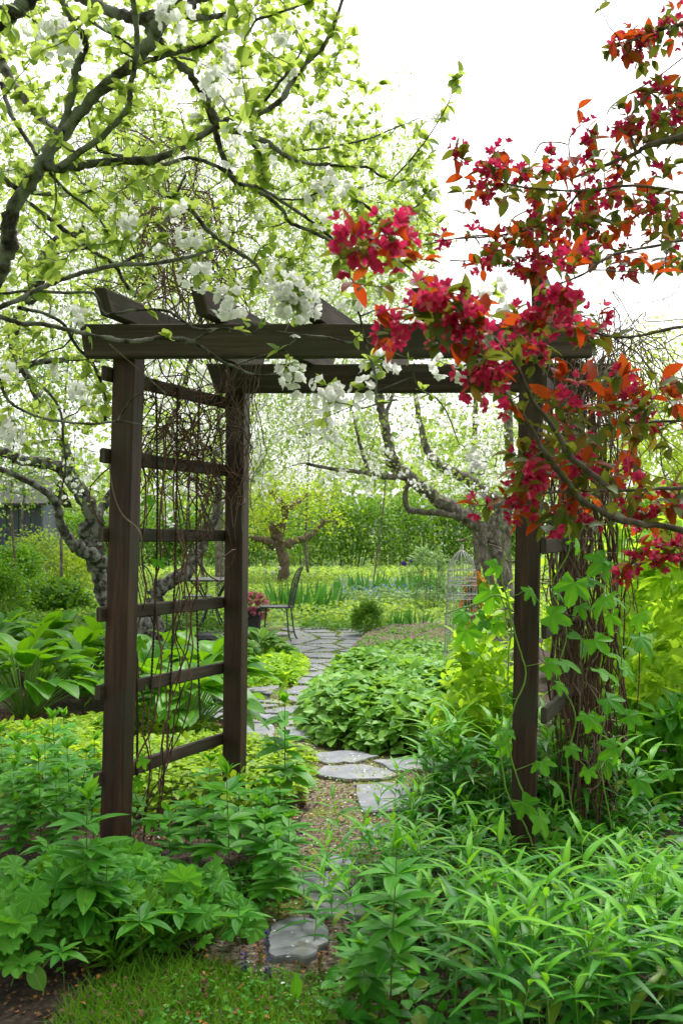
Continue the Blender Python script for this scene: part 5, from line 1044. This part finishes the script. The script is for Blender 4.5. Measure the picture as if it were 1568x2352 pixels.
# ------------------------------------------------------------------ red crab apple reaching in from the right
r = empty('crab_apple_tree', (2.3, 2.6, 0), label='crab apple with crimson flowers and bronze red leaves reaching in from the right', cat='tree'); inv = A([-2.3, -2.6, 0])
mb = MB(); sk = []
CL = [(4, [(1900, 1500, 40), (1750, 1300, 24), (1568, 1185, 14), (1300, 1140, 14), (1180, 1090, 13), (1090, 1030, 13), (1010, 930, 12), (930, 820, 11), (860, 700, 10), (780, 590, 10), (700, 500, 8), (600, 380, 6), (480, 280, 5), (300, 240, 4)], (2.3, 2.0)),
 (4, [(1240, 1000, 11), (1120, 900, 12), (1050, 840, 12), (980, 720, 11), (900, 620, 10), (860, 550, 9), (800, 420, 7), (700, 300, 6), (560, 180, 5), (430, 80, 4), (300, -30, 4), (160, -120, 4), (90, -190, 3)], (2.1, 1.85)),
 (4, [(1800, 1000, 14), (1568, 990, 9), (1300, 1000, 7), (1000, 1005, 6), (850, 1030, 5), (700, 1040, 4)], (2.4, 2.2)),
 (4, [(1750, 680, 10), (1568, 682, 7), (1350, 690, 6), (1180, 705, 4)], (2.6, 2.5)),
 (2, [(1750, 540, 24), (1568, 622, 17), (1400, 668, 12), (1350, 700, 9), (1200, 760, 7), (1050, 820, 5)], (2.7, 2.8)),
 (2, [(1750, 890, 12), (1568, 880, 8), (1460, 860, 7), (1280, 850, 7), (1150, 870, 6), (1000, 870, 5), (800, 850, 4), (700, 800, 3)], (2.5, 2.7)),
 (2, [(1350, 690, 7), (1320, 560, 6), (1380, 460, 5), (1450, 400, 4)], (2.8, 2.9)),
 (2, [(1750, 100, 14), (1568, 110, 9), (1430, 150, 6), (1300, 200, 4), (1230, 230, 3)], (2.9, 3.0)),
 (2, [(1100, 870, 6), (1000, 980, 5), (860, 1050, 5), (700, 1080, 4), (560, 1090, 3), (430, 1100, 3)], (2.7, 2.9)),
 (2, [(1568, 1100, 7), (1300, 1150, 6), (1200, 1190, 6), (1100, 1260, 5), (900, 1330, 4)], (2.2, 2.1)),
 (4, [(1568, 250, 8), (1300, 300, 6), (1120, 260, 5), (1030, 180, 4)], (2.5, 2.3)),
 (4, [(1700, 1330, 14), (1500, 1300, 8), (1350, 1339, 6)], (2.6, 2.7))]
for k, pl, dp in CL:
    s = traced(mb, (k, pl), dp, 8 if pl[0][2] > 10 else 6); sk.append(s)
s = spline([[2.3, 2.6, -.1, .07], [2.25, 2.55, .6, .06], [2.1, 2.5, 1.1, .05], [*CP(4, 1900, 1500, 2.3), .035]], 24); tubes(mb, s[:, :3], s[:, 3], 10)
s2 = spline([[2.25, 2.55, .7, .05], [2.2, 2.6, 1.5, .04], [*CP(2, 1750, 540, 2.7), .024]], 24); tubes(mb, s2[:, :3], s2[:, 3], 9)
s3 = spline([[2.2, 2.6, 1.5, .04], [2.1, 2.8, 2.2, .03], [*CP(2, 1750, 100, 2.9), .015]], 24); tubes(mb, s3[:, :3], s3[:, 3], 9); 
for yy, kk, dd in ((1000, 4, 2.4), (680, 4, 2.6), (1330, 4, 2.6)): q = spline([[2.22, 2.58, 1.2, .03], [*CP(kk, 1800 if yy == 1000 else 1750 if yy == 680 else 1700, yy, dd), .012]], 12); tubes(mb, q[:, :3], q[:, 3], 7)
sk = np.vstack(sk)
CF = [(2, 60, 1100, 1.7, 2), (2, 90, 1150, 1.7, 1), (2, 250, 1060, 1.7, 2), (2, 230, 1130, 1.7, 2), (2, 160, 1160, 1.75, 1), (2, 690, 720, 2.8, 1), (2, 700, 800, 2.7, 2), (2, 650, 860, 2.7, 1), (2, 750, 690, 2.8, 1), (2, 660, 780, 2.7, 1), (2, 870, 780, 2.8, 1), (2, 1000, 790, 2.8, 1), (2, 930, 705, 2.9, 1), (2, 850, 1030, 2.8, 1), (2, 600, 1070, 2.9, 1), (2, 460, 1090, 2.9, 1), (2, 750, 1090, 2.8, 1), (2, 900, 1200, 2.6, 1), (2, 880, 1250, 2.6, 1), (2, 650, 1230, 3.0, 1), (2, 620, 1210, 3.0, 1), (2, 1130, 600, 2.8, 1), (2, 1150, 640, 2.8, 1), (2, 1300, 610, 2.8, 1), (2, 1340, 560, 2.8, 1), (2, 1150, 740, 2.8, 1), (2, 1280, 760, 2.8, 1), (2, 1100, 900, 2.7, 1), (2, 1150, 920, 2.7, 1), (2, 1400, 420, 2.9, 1), (2, 1470, 400, 2.9, 1), (2, 1500, 490, 2.9, 1), (2, 1540, 580, 2.9, 1), (2, 1250, 220, 3, 1), (2, 1320, 240, 3, 1), (2, 1400, 170, 3, 1), (2, 1520, 60, 3, 1), (2, 1540, 110, 3, 1), (2, 1380, 200, 3, 1), (2, 1080, 1190, 2.1, 1), (2, 1060, 1140, 2.2, 1), (2, 1400, 930, 2.6, 1), (2, 1380, 300, 3, 0), (2, 1180, -10, 2.8, 0), (2, 1000, 1000, 2.7, 1), (2, 1120, 1010, 2.7, 1), (2, 1230, 900, 2.6, 1),
 (4, 440, 120, 1.85, 2), (4, 500, 100, 1.85, 1), (4, 560, 200, 1.85, 2), (4, 600, 240, 1.85, 1), (4, 640, 280, 1.85, 1), (4, 240, 260, 1.9, 2), (4, 220, 300, 1.9, 1), (4, 380, 90, 1.8, 1), (4, 340, 190, 1.9, 1), (4, 990, 110, 2.1, 2), (4, 1030, 160, 2.1, 2), (4, 960, 150, 2.1, 1), (4, 1080, 250, 2.2, 1), (4, 830, 220, 2.1, 1), (4, 900, 240, 2.1, 1), (4, 930, 260, 2.1, 1), (4, 620, 460, 1.95, 2), (4, 700, 430, 1.95, 2), (4, 600, 520, 1.95, 1), (4, 720, 470, 1.95, 1), (4, 740, 610, 2.0, 1), (4, 1290, 550, 2.5, 1), (4, 1340, 580, 2.5, 1), (4, 1240, 610, 2.5, 1), (4, 830, 1080, 2.2, 2), (4, 870, 940, 2.2, 1), (4, 860, 980, 2.2, 1), (4, 760, 1040, 2.2, 1), (4, 630, 1070, 2.3, 1), (4, 1350, 1070, 2.4, 1), (4, 1500, 1080, 2.4, 1), (4, 1400, 1110, 2.4, 1), (4, 1100, 920, 2.3, 1), (4, 1030, 600, 2.2, 1), (4, 1180, 200, 2.3, 1), (4, 800, 350, 2.1, 1), (4, 1130, 880, 2.3, 1), (4, 1350, 920, 2.4, 1), (4, 1230, 960, 2.4, 0), (4, 1100, 330, 2.3, 0),
 (6, 1330, 190, 2.6, 1), (6, 1410, 160, 2.6, 1), (6, 1500, 140, 2.6, 2), (6, 1550, 100, 2.6, 1), (6, 1300, 230, 2.6, 1)]
cc = A([CP(k, x, y, d) for k, x, y, d, _ in CF]); wt = A([w for *_, w in CF])
ex = np.vstack([pxcloud([(1180, 400), (1560, 300), (1600, 620), (1300, 620), (1180, 560)], 85, 2.6, 3.1), pxcloud([(1090, 500), (1400, 500), (1500, 620), (1200, 640), (1100, 600)], 55, 2.6, 3.0), pxcloud([(1400, 90), (1600, -20), (1600, 130), (1450, 150)], 30, 2.9, 3.2), pxcloud([(1480, 190), (1600, 190), (1600, 330), (1400, 330)], 40, 2.8, 3.1),
 pxcloud([(1150, 720), (1330, 680), (1400, 820), (1250, 950), (1160, 900)], 34, 2.1, 2.5), pxcloud([(1330, 860), (1600, 840), (1600, 1220), (1250, 1210), (1240, 1040)], 105, 2.2, 2.8), pxcloud([(1150, 1040), (1300, 1000), (1330, 1200), (1180, 1220)], 34, 2.1, 2.4), pxcloud([(900, 640), (1100, 700), (1150, 860), (1000, 800)], 20, 1.85, 2.1), pxcloud([(1450, 1230), (1600, 1200), (1600, 1310), (1450, 1300)], 18, 2.5, 2.8), pxcloud([(1040, 370), (1280, 380), (1300, 460), (1080, 460)], 26, 2.7, 3.0)])
ex = np.vstack([ex, A([CP(2, 520, 720, 2.7), CP(2, 540, 690, 2.7), CP(2, 560, 880, 2.5), CP(2, 590, 910, 2.5), CP(2, 560, 730, 2.7), CP(2, 0, 1180, 1.7), CP(2, 380, 1190, 1.7), CP(2, 60, 1290, 1.75), CP(2, 200, 1310, 1.75), CP(2, 1090, 500, 2.8), CP(2, 1260, 480, 2.8), CP(2, 1430, 1250, 2.0)])])
PPx, RRx = grow(sk[:, :3], sk[:, 3], np.vstack([cc, ex]), rk=(.002, .004), rend=.0012, wob=.12, srt=False); tubes(mb, PPx, RRx, 5)
for q in range(len(mb.v)): mb.v[q] = mb.v[q]+inv
mb.obj('trunk', M['crabbark'], r)
CLF = [leaf_t(5, .25, .42, .2, .45, .9), leaf_t(5, .28, .45, .4, .3, .9), leaf_t(5, .22, .4, .05, .6, .9)]
mb = MB(); PL = PPx+inv
def cleaf(sel, ts, per, size, mat): 
    if sel.any(): twig_leaves(mb, CLF, PL[sel], ts, per, size, mat, up=.2)
fl = np.concatenate([wt > 0, np.zeros(len(ex), bool)])
u = rng.random(len(PL)); cleaf(~fl & (u < .5), (1.,), 3, .05, 0); cleaf(~fl & (u >= .5), (1., .7), 2, .05, 1); cleaf(fl, (1.,), 2, .052, 0); cleaf(fl, (.8,), 2, .045, 1)
thin = sk[rng.random(len(sk)) < .18]; rosettes(mb, CLF, thin[:, :3]+inv, rdir(len(thin)), 2, .045, 1)
mb.obj('crown', [M['redleaf'], M['oliveleaf']], r)
mb = MB(); c1 = cc[wt > 0]+inv; clusters(mb, c1, 5, .034, .0195, PETN, ymat=None, cup=.5, out=A([0, -.2, .05])); c2_ = cc[wt > 1]+inv; clusters(mb, c2_, 4, .048, .02, PETN, ymat=None, cup=.5)
e2 = ex[rng.random(len(ex)) < .26]+inv; clusters(mb, e2, 5, .028, .017, PETN, ymat=None, cup=.6)
mb.obj('blossom', [M['crimson']], r)
print('objects', len(bpy.data.objects), 'polys', sum(len(o.data.polygons) for o in bpy.data.objects if o.type == 'MESH'))
